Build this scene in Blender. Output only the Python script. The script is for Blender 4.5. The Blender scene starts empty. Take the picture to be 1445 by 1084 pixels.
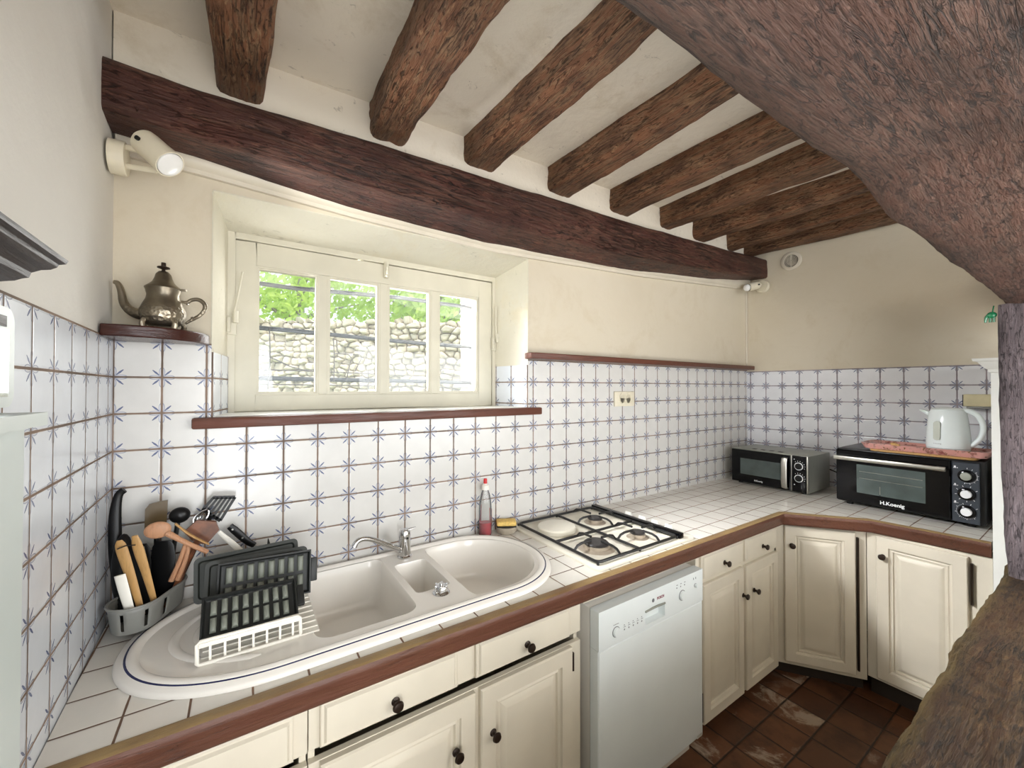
import bpy, bmesh, math, random
from mathutils import Vector, Matrix, noise
from mathutils.geometry import tessellate_polygon
random.seed(7)
PI = math.pi
scene = bpy.context.scene
COL = scene.collection

# ------------------------------------------------------------------ camera
FPX, YAW, PITCH, ROLL = 571.35, 0.5868, 0.0113, 0.0008
ROW0 = 1.60                       # height of the reference grout row
CAMPOS = Vector((0.2083, -1.6438, ROW0 - 0.0335))
_c, _s = math.cos(YAW), math.sin(YAW)
_R = Vector((_c, -_s, 0)); _F = Vector((_s*math.cos(PITCH), _c*math.cos(PITCH), math.sin(PITCH)))
_U = _R.cross(_F)
_R, _U = _R*math.cos(ROLL)+_U*math.sin(ROLL), -_R*math.sin(ROLL)+_U*math.cos(ROLL)
cd = bpy.data.cameras.new('camera'); cam = bpy.data.objects.new('camera', cd); COL.objects.link(cam)
cam.matrix_world = Matrix(((_R.x, _U.x, -_F.x, CAMPOS.x), (_R.y, _U.y, -_F.y, CAMPOS.y), (_R.z, _U.z, -_F.z, CAMPOS.z), (0, 0, 0, 1)))
cd.sensor_width = 36; cd.sensor_fit = 'HORIZONTAL'; cd.lens = 36*FPX/1445; cd.clip_start = 0.02; cd.clip_end = 200
scene.camera = cam

# ------------------------------------------------------------------ world, lights, exposure
scene.view_settings.view_transform = 'Standard'; scene.view_settings.look = 'None'
scene.view_settings.gamma = 1; scene.view_settings.use_curve_mapping = False
scene.view_settings.exposure = 0.35
w = bpy.data.worlds.new('world'); scene.world = w; w.use_nodes = True
wn = w.node_tree.nodes; wn['Background'].inputs[0].default_value = (0.86, 0.94, 1.0, 1); wn['Background'].inputs[1].default_value = 1.5
def light(name, kind, loc, target, energy, size=None, size_y=None, color=(1, 1, 1), angle=None):
    l = bpy.data.lights.new(name, kind); o = bpy.data.objects.new(name, l); COL.objects.link(o)
    o.location = loc; d = Vector(target)-Vector(loc); o.rotation_euler = d.to_track_quat('-Z', 'Y').to_euler()
    l.energy = energy; l.color = color
    if kind == 'AREA':
        l.shape = 'RECTANGLE'; l.size = size; l.size_y = size_y or size
    if angle: l.angle = angle
    return o
light('sun', 'SUN', (3, -4, 8), (3.9, 0.4, 0), 2.9, angle=0.02, color=(1, 0.95, 0.86))
light('dining_room_window_light', 'AREA', (3.1, -4.3, 1.8), (0.2, -.5, 1.35), 102, 3.0, 2.2, color=(0.97, 0.985, 1.0))
light('dining_room_side_fill', 'AREA', (0.10, -2.9, 1.25), (3.5, -.75, 1.75), 84, 1.7, 1.7, color=(0.96, 0.98, 1.0))  # added unseen fill that brightens the right wall
light('dining_room_bounce_fill', 'AREA', (1.7, -2.9, .2), (1.5, -.5, 2.6), 42, 2.4, 1.3, color=(1, 0.95, 0.87))  # added upward fill for the ceiling, in place of bounce off the dining floor
light('dining_room_high_fill', 'AREA', (1.5, -2.35, 2.5), (1.6, -.55, .35), 9, 2.6, .5, color=(1, 0.97, 0.92))  # added unseen fill for the dishwasher front and the kitchen floor
light('kitchen_window_daylight', 'AREA', (0.75, 0.32, 1.80), (1.0, -1.6, 1.5), 11, 1.0, 0.5, color=(0.99, 0.985, 0.98))
sky = light('kitchen_window_skylight', 'AREA', (0.76, 0.405, 2.15), (2.88, -1.12, .62), 26, 1.05, 0.12, color=(0.96, 0.98, 1.0))
sky.data.spread = math.radians(55)

# ------------------------------------------------------------------ mesh builder
def lin(r, g, b):
    f = lambda c: (c/255/12.92 if c/255 <= .04045 else ((c/255+.055)/1.055)**2.4)
    return (f(r), f(g), f(b), 1)

class B:
    def __init__(s): s.bm = bmesh.new(); s.mi = 0; s.M = Matrix()
    def v(s, p): return s.bm.verts.new(s.M @ Vector(p))
    def f(s, vs):
        try:
            fc = s.bm.faces.new(vs); fc.material_index = s.mi; return fc
        except ValueError: return None
    def box(s, x0, x1, y0, y1, z0, z1, bev=0, seg=2):
        vs = [s.v((x, y, z)) for x in (x0, x1) for y in (y0, y1) for z in (z0, z1)]
        fs = [s.f([vs[i] for i in q]) for q in ((0, 1, 3, 2), (4, 6, 7, 5), (0, 4, 5, 1), (2, 3, 7, 6), (0, 2, 6, 4), (1, 5, 7, 3))]
        if bev:
            es = list({e for f in fs for e in f.edges})
            bmesh.ops.bevel(s.bm, geom=es, offset=bev, segments=seg, affect='EDGES', profile=.5)
        return s
    def prism(s, pts, lo, hi, axis='z'):
        def P(p, t): return {'z': (p[0], p[1], t), 'x': (t, p[0], p[1]), 'y': (p[0], t, p[1])}[axis]
        a = [s.v(P(p, lo)) for p in pts]; b = [s.v(P(p, hi)) for p in pts]; n = len(pts)
        for i in range(n): s.f([a[i], a[(i+1) % n], b[(i+1) % n], b[i]])
        for ring, z in ((a, lo), (b, hi)):
            for t in tessellate_polygon([[Vector((p[0], p[1], 0)) for p in pts]]): s.f([ring[i] for i in t])
        return s
    def loft(s, rings, closed=True, cap0=True, cap1=True, mats=None):
        R = [[s.v(p) for p in r] for r in rings]; n = len(R[0])
        for k in range(len(R)-1):
            if mats: s.mi = mats[k]
            for i in range(n if closed else n-1):
                j = (i+1) % n; s.f([R[k][i], R[k][j], R[k+1][j], R[k+1][i]])
        if mats: s.mi = mats[-1]
        if closed and cap0: s.f(R[0])
        if closed and cap1: s.f(R[-1])
        return R
    def rects(s, x0, x1, z0, z1, steps, mats=None):
        """nested rectangles facing -y: steps = (inset, y)"""
        rr = [[(x0+i, y, z0+i), (x1-i, y, z0+i), (x1-i, y, z1-i), (x0+i, y, z1-i)] for i, y in steps]
        s.loft(rr, mats=mats); return s
    def lathe(s, prof, c=(0, 0, 0), n=28, axis=(0, 0, 1), sx=1, sy=1):
        q = Vector((0, 0, 1)).rotation_difference(Vector(axis).normalized()); c = Vector(c)
        rings = []
        for r, z in prof:
            r = max(r, 1e-5)
            rings.append([c + q @ Vector((r*sx*math.cos(2*PI*i/n), r*sy*math.sin(2*PI*i/n), z)) for i in range(n)])
        s.loft(rings); return s
    def cyl(s, p0, p1, r0, r1=None, n=20):
        p0, p1 = Vector(p0), Vector(p1); s.lathe([(r0, 0), (r1 if r1 is not None else r0, (p1-p0).length)], p0, n, p1-p0); return s
    def sph(s, c, r, n=20, m=12):
        if not hasattr(r, '__len__'): r = (r, r, r)
        s.loft([[(c[0]+r[0]*math.sin(PI*(k+.02)/(m+.04))*math.cos(2*PI*i/n), c[1]+r[1]*math.sin(PI*(k+.02)/(m+.04))*math.sin(2*PI*i/n), c[2]-r[2]*math.cos(PI*(k+.02)/(m+.04))) for i in range(n)] for k in range(m+1)])
        return s
    def tube(s, path, r, n=10, smooth=0, flat=(1, 1), up=None):
        P = [Vector(p) for p in path]
        rs = list(r) if hasattr(r, '__len__') else [r]*len(P)
        for _ in range(smooth):
            Q, q = [P[0]], [rs[0]]
            for a, b, ra, rb in zip(P, P[1:], rs, rs[1:]):
                Q += [a*.75+b*.25, a*.25+b*.75]; q += [ra*.75+rb*.25, ra*.25+rb*.75]
            Q.append(P[-1]); q.append(rs[-1]); P, rs = Q, q
        T = [(P[min(i+1, len(P)-1)]-P[max(i-1, 0)]).normalized() for i in range(len(P))]
        u = Vector(up) if up else (Vector((0, 0, 1)) if abs(T[0].z) < .9 else Vector((1, 0, 0)))
        rings = []
        for p, t, rr in zip(P, T, rs):
            u = (u - t*u.dot(t)).normalized(); w_ = t.cross(u)
            rings.append([p + u*(rr*flat[0]*math.cos(2*PI*i/n)) + w_*(rr*flat[1]*math.sin(2*PI*i/n)) for i in range(n)])
        s.loft(rings); return s

def jit(p, amp, fr): return Vector(p) + noise.noise_vector(Vector(p)*fr)*amp
MATS = {}
TH = {}
def obj(name, b, mat, parent=None, smooth=35, world=False, uv=None, sub=0, solid=0, bevel=0):
    """link the builder as ONE mesh object; world=True: vertices are given in world space"""
    bm = b.bm
    bmesh.ops.remove_doubles(bm, verts=bm.verts, dist=1e-6)
    bmesh.ops.recalc_face_normals(bm, faces=bm.faces)
    if world and parent is not None: bm.transform(TH[parent.name].inverted())
    org = Matrix()
    if parent is None:
        xs = [v.co for v in bm.verts]
        lo = Vector([min(c[i] for c in xs) for i in range(3)]); hi = Vector([max(c[i] for c in xs) for i in range(3)])
        org = Matrix.Translation(((lo.x+hi.x)/2, (lo.y+hi.y)/2, lo.z)); bm.transform(org.inverted())
    me = bpy.data.meshes.new(name); bm.to_mesh(me); bm.free()
    for m in (mat if isinstance(mat, (list, tuple)) else [mat]): me.materials.append(m)
    if smooth:
        for p in me.polygons: p.use_smooth = True
        me.set_sharp_from_angle(angle=math.radians(smooth))
    o = bpy.data.objects.new(name, me); COL.objects.link(o)
    if parent is not None: o.parent = parent; TH[o.name] = TH[parent.name]
    else: o.matrix_world = org; TH[o.name] = org
    if uv:
        l = me.uv_layers.new(name='UVMap'); W = TH[o.name]
        for p in me.polygons:
            for li in p.loop_indices: l.data[li].uv = uv(W @ me.vertices[me.loops[li].vertex_index].co)
    if solid:
        m = o.modifiers.new('s', 'SOLIDIFY'); m.thickness = solid; m.offset = 0
    if bevel:
        m = o.modifiers.new('b', 'BEVEL'); m.width = bevel; m.segments = 2; m.limit_method = 'ANGLE'; m.angle_limit = math.radians(40)
    if sub:
        m = o.modifiers.new('u', 'SUBSURF'); m.levels = sub; m.render_levels = sub
    return o
def thing(name, label, cat, loc=(0, 0, 0), rz=0, group=None, rot=None):
    o = bpy.data.objects.new(name, None); COL.objects.link(o); o.empty_display_size = .05
    M = Matrix.Translation(loc) @ (rot.to_matrix().to_4x4() if rot else Matrix.Rotation(rz, 4, 'Z'))
    o.matrix_world = M; TH[o.name] = M
    return tag(o, label, cat, group)
def tag(o, label, cat, group=None):
    o['label'] = label; o['category'] = cat
    if group: o['group'] = group
    return o
def struct(o): o['kind'] = 'structure'; return o
def text_mesh(s, size, bold=0.0):
    c = bpy.data.curves.new('t', 'FONT'); c.body = s; c.size = size; c.extrude = .0003; c.offset = bold; c.align_x = 'CENTER'; c.align_y = 'CENTER'
    o = bpy.data.objects.new('t', c); COL.objects.link(o)
    dg = bpy.context.evaluated_depsgraph_get(); me = bpy.data.meshes.new_from_object(o.evaluated_get(dg))
    bpy.data.objects.remove(o); bpy.data.curves.remove(c); return me
def lettering(name, s, size, mat, parent, M, bold=0.0):
    """flat letters in the local xz plane of M facing -y"""
    me = text_mesh(s, size, bold); me.transform(M @ Matrix.Rotation(PI/2, 4, 'X')); me.materials.clear(); me.materials.append(mat)
    o = bpy.data.objects.new(name, me); COL.objects.link(o); o.parent = parent; TH[o.name] = TH[parent.name]; return o

# ------------------------------------------------------------------ materials
class N:
    def __init__(s, name, rough=.5, metal=0, spec=.5):
        s.m = bpy.data.materials.new(name); s.m.use_nodes = True; s.t = s.m.node_tree; s.p = s.t.nodes['Principled BSDF']
        s.p.inputs['Roughness'].default_value = rough; s.p.inputs['Metallic'].default_value = metal; s.p.inputs['Specular IOR Level'].default_value = spec
        MATS[name] = s.m
    def n(s, t): return s.t.nodes.new(t)
    def put(s, sock, val):
        if hasattr(val, 'is_linked') or isinstance(val, bpy.types.NodeSocket): s.t.links.new(val, sock)
        else: sock.default_value = val
    def math(s, op, a, b=0.0, c=0.0):
        n = s.n('ShaderNodeMath'); n.operation = op
        for i, x in enumerate((a, b, c)): s.put(n.inputs[i], x)
        return n.outputs[0]
    def vmath(s, op, a, b=(0, 0, 0)):
        n = s.n('ShaderNodeVectorMath'); n.operation = op; s.put(n.inputs[0], a); s.put(n.inputs[1], b); return n.outputs[0]
    def coords(s, kind='Object', scale=(1, 1, 1)):
        return s.vmath('MULTIPLY', s.n('ShaderNodeTexCoord').outputs[kind], scale)
    def noise(s, co, scale=5, detail=4, rough=.5, dist=0):
        n = s.n('ShaderNodeTexNoise'); s.put(n.inputs['Vector'], co); n.inputs['Scale'].default_value = scale; n.inputs['Detail'].default_value = detail
        n.inputs['Roughness'].default_value = rough; n.inputs['Distortion'].default_value = dist; return n.outputs[0]
    def ramp(s, f, stops):
        n = s.n('ShaderNodeValToRGB'); s.put(n.inputs[0], f); e = n.color_ramp.elements
        for i, (p, c) in enumerate(stops):
            if i >= 2: e.new(p)
            e[i].position = p; e[i].color = c
        return n.outputs[0]
    def mr(s, f, a, b, c=0.0, d=1.0):
        n = s.n('ShaderNodeMapRange'); s.put(n.inputs[0], f)
        for i, x in enumerate((a, b, c, d)): n.inputs[i+1].default_value = x
        return n.outputs[0]
    def mix(s, f, a, b, mode='MIX'):
        n = s.n('ShaderNodeMix'); n.data_type = 'RGBA'; n.blend_type = mode; s.put(n.inputs[0], f); s.put(n.inputs[6], a); s.put(n.inputs[7], b); return n.outputs[2]
    def bump(s, h, strength=.3, dist=.01):
        n = s.n('ShaderNodeBump'); s.put(n.inputs['Height'], h); n.inputs['Strength'].default_value = strength; n.inputs['Distance'].default_value = dist
        s.t.links.new(n.outputs[0], s.p.inputs['Normal']); return s
    def base(s, c): s.put(s.p.inputs['Base Color'], c); return s
    def done(s): return s.m

def plain(name, rgb, rough=.5, metal=0, var=.06, sc=30, bump=0, spec=.5):
    n = N(name, rough, metal, spec); f = n.noise(n.coords(), sc, 3); c = lin(*rgb)
    n.base(n.mix(n.mr(f, .3, .7), [x*(1-var) for x in c[:3]]+[1], [min(1, x*(1+var)) for x in c[:3]]+[1]))
    if bump: n.bump(f, bump, .002)
    return n.done()
def plaster(name, a, b, stain=None, bump=.25, chips=0.0):
    n = N(name, .85, 0, .2); co = n.coords(); f = n.noise(co, 1.6, 5, .6)
    c = n.mix(n.mr(f, .35, .68), lin(*a), lin(*b))
    if stain:
        g = n.noise(co, 3.2, 8, .72, .4); c = n.mix(n.mr(g, .53, .66, 0, .6), c, lin(*stain))
        k = n.noise(n.coords(scale=(5, 9, 5)), 2.2, 8, .75, 1.2); c = n.mix(n.mr(k, .62, .65, 0, chips), c, lin(*[x*.6 for x in stain]))
    n.base(c); h = n.math('ADD', n.noise(co, 14, 6, .6), n.math('MULTIPLY', n.noise(co, 3, 3), 1.5)); n.bump(h, bump, .012); return n.done()
def wood(name, dark, mid, light_, axis='X', rough=.55, fine=1.0, crack=.5, bump=.5, worn=None, spec=.4, old=False, edge=None):
    n = N(name, rough, 0, spec); k = {'X': (1, 9, 9), 'Y': (9, 1, 9), 'Z': (9, 9, 1)}[axis]; k = [x*fine for x in k]
    co = n.coords(scale=k); f = n.noise(co, 2.2, 8, .62, .6); g = n.noise(co, 9, 6, .6, .2); big = n.noise(n.coords(), 2.2 if not old else 5, 4)
    lo, hi = (.38, .64) if old else (.3, .68)
    c = n.ramp(n.math('ADD', n.math('MULTIPLY', f, .6), n.math('MULTIPLY', g, .4)), [(lo, lin(*dark)), (hi, lin(*light_)), (.5, lin(*mid))])
    c = n.mix(n.mr(big, .38, .66, 0, .6 if old else .45), c, lin(*dark))
    cr = n.noise(n.coords(scale=[x*(1.3 if x > 1*fine else .8) for x in k]), 2.7, 5, .55, 1.0)
    ck = n.mr(n.math('ABSOLUTE', n.math('SUBTRACT', cr, .5)), .0, .022 if old else .018, 1, 0)
    ck = n.math('MULTIPLY', ck, n.mr(n.noise(n.coords(), 3.1, 2), .46, .58))
    c = n.mix(n.math('MULTIPLY', ck, crack), c, lin(*[x*.22 for x in dark]))
    h = n.math('SUBTRACT', n.math('ADD', f, n.math('MULTIPLY', g, .6)), n.math('MULTIPLY', ck, 1.5*crack))
    if old:
        k2 = [x**.55 for x in k]; pit = n.noise(n.coords(scale=k2), 22, 5, .7, .8); pm = n.mr(pit, .56, .66)
        hl = n.mr(n.noise(n.coords(scale=k2), 15, 6, .7, .3), .58, .72, 0, .55); c = n.mix(hl, c, lin(*light_))
        c = n.mix(n.math('MULTIPLY', pm, .7), c, lin(*[x*.4 for x in dark])); h = n.math('SUBTRACT', h, n.math('MULTIPLY', pm, .7))
    if edge:
        sx = n.n('ShaderNodeSeparateXYZ'); n.put(sx.inputs[0], n.coords()); em = n.mr(n.math('ADD', sx.outputs[1], n.math('MULTIPLY', n.math('SUBTRACT', n.noise(n.coords(), 7, 4), .5), .06)), edge[0], edge[0]+.025)
        c = n.mix(n.math('MULTIPLY', em, n.mr(f, .35, .6, .35, .95)), c, lin(*edge[1]))
    if worn:
        nz = n.n('ShaderNodeSeparateXYZ'); n.t.links.new(n.n('ShaderNodeNewGeometry').outputs['Normal'], nz.inputs[0])
        wm = n.math('MULTIPLY', n.mr(nz.outputs[2], .55, .9), n.mr(n.noise(n.coords(), 6, 4), .25, .6, .3, 1)); c = n.mix(wm, c, lin(*worn))
    n.base(c); n.bump(h, bump, .02 if old else .012); return n.done()
T = 0.11
def tile(name, star=True, u0=0.0, v0=0.0, white=(214, 212, 208), grout=(104, 88, 76), gw=.0056, rough=.22, size=T, var=.05, petal=(196, 198, 206), ring_c=(140, 147, 168)):
    n = N(name, rough, 0, .5)
    sp = n.n('ShaderNodeSeparateXYZ'); n.t.links.new(n.n('ShaderNodeTexCoord').outputs['UV'], sp.inputs[0])
    d = []; ids = []
    for k, o in ((0, u0), (1, v0)):
        q = n.math('DIVIDE', n.math('SUBTRACT', sp.outputs[k], o), size)
        d.append(n.math('ABSOLUTE', n.math('MULTIPLY', n.math('SUBTRACT', q, n.math('ROUND', q)), size))); ids.append(n.math('FLOOR', q))
    mn, mx = n.math('MINIMUM', *d), n.math('MAXIMUM', *d)
    cid = n.n('ShaderNodeCombineXYZ'); n.put(cid.inputs[0], ids[0]); n.put(cid.inputs[1], ids[1])
    wn_ = n.n('ShaderNodeTexWhiteNoise'); n.put(wn_.inputs[0], cid.outputs[0]); rnd = wn_.outputs[0]
    uvv = n.coords('UV')
    cl = n.noise(uvv, 11, 5, .6)
    A = lin(*white); c = n.mix(n.mr(cl, .35, .7), [x*(1-var*1.3) for x in A[:3]]+[1], A)
    c = n.mix(n.math('MULTIPLY', rnd, .5), c, [A[0]*(1-var), A[1]*(1-var*.8), A[2]*(1-var*.9), 1])
    if star:
        e = n.math('ADD', n.math('POWER', n.math('DIVIDE', n.math('SUBTRACT', mx, .0165), .0145), 2.0), n.math('POWER', n.math('DIVIDE', n.math('SUBTRACT', mn, .001), .0062), 2.0))
        c = n.mix(n.mr(e, .85, 1.05, .7, 0), c, lin(*petal))
        ring = n.math('MULTIPLY', n.mr(e, .45, .7), n.mr(e, .95, 1.15, 1, 0)); c = n.mix(n.math('MULTIPLY', ring, .85), c, lin(*ring_c))
        df = n.math('ABSOLUTE', n.math('SUBTRACT', mx, mn)); sm = n.math('ADD', mx, mn)
        wd = n.mr(n.math('ABSOLUTE', n.math('SUBTRACT', sm, .029)), .0, .017, .0038, .0014)
        dash = n.math('MULTIPLY', n.math('LESS_THAN', df, wd), n.math('LESS_THAN', n.math('ABSOLUTE', n.math('SUBTRACT', sm, .029)), .0155))
        c = n.mix(n.math('MULTIPLY', dash, .9), c, lin(72, 86, 128))
    wob = n.math('ADD', mn, n.math('MULTIPLY', n.math('SUBTRACT', n.noise(uvv, 30, 2), .5), .0018))
    gm = n.mr(wob, gw*.42, gw*.58, 1, 0)
    gc = n.mix(n.mr(n.noise(uvv, 5, 4), .4, .62), lin(*grout), lin(*[min(255, x*1.35) for x in grout]))
    c = n.mix(gm, c, gc); n.base(c)
    n.put(n.p.inputs['Roughness'], n.mix(gm, (rough,)*3+(1,), (.85,)*3+(1,)))
    h = n.math('ADD', n.mr(wob, gw*.3, gw*1.1), n.math('MULTIPLY', n.noise(uvv, 16, 2), .55)); n.bump(h, .35, .0025); return n.done()

m_wall = plaster('cream_plaster', (208, 198, 177), (214, 205, 186), (202, 190, 166), .2)
m_wallL = plaster('grey_white_plaster', (220, 217, 210), (227, 225, 219), None, .25)
m_ceil = plaster('old_white_ceiling_plaster', (226, 218, 202), (232, 225, 211), (206, 194, 172), .4, .4)
m_reveal = plaster('window_reveal_plaster', (206, 201, 183), (216, 212, 196), (212, 202, 176), .5, .3)
m_beam = wood('dark_red_brown_beam', (46, 24, 19), (80, 44, 35), (140, 96, 77), 'X', .5, 1.2, .9, .8, old=True)
m_joist = wood('brown_joist', (82, 52, 35), (138, 94, 66), (206, 164, 124), 'Y', .6, 1.5, .8, 1.0, old=True)
m_lintel = wood('red_brown_lintel', (58, 38, 31), (104, 73, 61), (158, 124, 108), 'X', .6, 2.0, .8, 1.0, old=True)
m_post = wood('grey_brown_post', (72, 62, 65), (112, 100, 103), (152, 140, 144), 'Z', .7, 2.2, .6, .9, old=True)
m_sillbeam = wood('rough_sill_timber', (40, 25, 13), (74, 49, 27), (132, 102, 66), 'X', .6, 1.8, .9, 1.0, old=True, edge=(.172, (108, 90, 54)))
m_red = wood('red_brown_varnished_wood', (66, 36, 27), (102, 60, 46), (126, 80, 62), 'X', .35, 1.5, .3, .25)
m_edge = wood('worktop_edge_wood', (72, 42, 32), (100, 64, 50), (124, 84, 64), 'X', .4, 1.5, .5, .3, worn=(146, 122, 82))
m_shelf = wood('dark_varnished_shelf', (40, 18, 14), (66, 34, 28), (92, 52, 44), 'X', .22, 1.5, .3, .2)
m_cornice = wood('dark_moulded_wood', (26, 17, 12), (42, 29, 21), (64, 48, 37), 'Y', .4, 1.5, .4, .3, spec=.25)
m_tileB = tile('star_tile', True, 0, ROW0)
m_tileR = tile('star_tile_right', True, 0, ROW0-.0114, (234, 235, 239), grout=(124, 116, 120), gw=.0062, petal=(166, 168, 186), ring_c=(132, 136, 160))  # paler, bluer copy of the back wall tile; brighter light put into its colour
m_tileL = tile('star_tile_left', True, 0, ROW0, (222, 227, 234))
m_tileC = tile('worktop_tile', False, .01, -.516, (230, 226, 218), (96, 74, 58), .0045, .16, .1108)
m_cream = plain('cream_paint', (211, 203, 186), .45, 0, .05, 6, .1)
m_frame = plain('window_paint', (206, 201, 183), .5, 0, .05, 9, .15)
m_white = plain('white_paint', (232, 232, 226), .4, 0, .02, 8)
m_palew = plain('pale_grey_white_paint', (190, 198, 195), .4, 0, .02, 8)
m_encl = plain('white_appliance', (222, 228, 228), .3, 0, .015, 8)
m_side = plain('appliance_side_grey', (208, 204, 196), .4, 0, .02, 8)
m_sink = plain('white_ceramic', (238, 234, 227), .15, 0, .015, 7)
m_blue = plain('blue_line_glaze', (28, 34, 82), .2)
m_black = plain('black_plastic', (13, 13, 14), .35, 0, .1, spec=.3)
m_gloss = plain('black_gloss', (5, 5, 7), .12, 0, .05, spec=.25)
m_cast = plain('black_enamel', (18, 18, 18), .4, 0, .1)
m_chrome = plain('chrome', (205, 205, 205), .14, 1, .03)
m_steel = plain('brushed_steel', (186, 184, 176), .32, 1, .05)
m_silver = plain('silver_paint', (158, 160, 150), .38, .55, .03)
m_knob = plain('dark_bronze_knob', (46, 34, 26), .35, .5, .15)
m_dark = plain('dark_void', (14, 11, 9), .8)
m_toe = plain('dark_plinth', (44, 34, 27), .7)
m_non = plain('grey_green_nonstick', (116, 120, 110), .5, 0, .08)
m_nonb = plain('black_nonstick', (22, 24, 23), .5, 0, .1)
m_flat = plain('dark_grey_plate', (50, 54, 50), .5, 0, .06)
m_caddy = plain('grey_plastic', (132, 132, 127), .45, 0, .04)
m_plastic = plain('white_plastic', (236, 232, 222), .4, 0, .02)
m_cremep = plain('cream_plastic', (222, 214, 192), .4, 0, .04)
m_bulb = plain('white_bulb_glass', (240, 240, 238), .2, 0, .01)
m_spoon = wood('spoon_wood', (150, 104, 74), (186, 138, 104), (204, 160, 126), 'Z', .5, 4, .1, .1)
m_pale = wood('pale_wood', (156, 116, 66), (190, 148, 92), (210, 172, 116), 'Z', .5, 4, .1, .1)
m_brownp = plain('brown_translucent_plastic', (84, 68, 42), .3, 0, .1)
m_brownw = plain('mottled_brown_wood', (104, 60, 34), .4, 0, .45, 40)
m_sponge = plain('yellow_sponge', (226, 192, 112), .9, 0, .15, 120, .6)
m_scour = plain('black_scourer', (30, 28, 26), .9)
m_dish = plain('stone_dish', (170, 160, 144), .35, 0, .08, 60)
m_hob = plain('cream_enamel', (226, 221, 206), .2, 0, .02)
m_burn = plain('burner_cap', (46, 43, 42), .45, .1, .15)
m_burnr = plain('burner_ring', (176, 164, 148), .4, .5, .1)
m_redp = plain('red_plastic', (200, 30, 34), .35)
m_redliq = plain('red_soap', (176, 12, 34), .25)
m_panel = plain('slate_panel', (44, 50, 58), .4, 0, .05)
m_ink = plain('white_print', (225, 226, 228), .5)
m_greyink = plain('grey_print', (120, 122, 126), .5)
m_redink = plain('dark_red_print', (132, 62, 74), .5)
m_winglass = plain('oven_window', (74, 84, 82), .15, 0, .25, 9)
m_kettle = plain('kettle_plastic', (222, 230, 230), .25, 0, .01)
m_box = plain('beige_box', (206, 196, 158), .6, 0, .05)
m_green = plain('green_plastic', (22, 92, 58), .25, 0, .3)
m_iron = plain('dark_iron', (70, 72, 78), .6, .3, .1)
m_rust = plain('rusty_wire', (96, 90, 88), .7, .3, .1)
m_stonep = plain('pale_stone_block', (222, 214, 198), .85, 0, .06, 12, .3)
m_bark = plain('grey_bark', (142, 136, 128), .9, 0, .15, 14, .5)
m_tray = None
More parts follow.
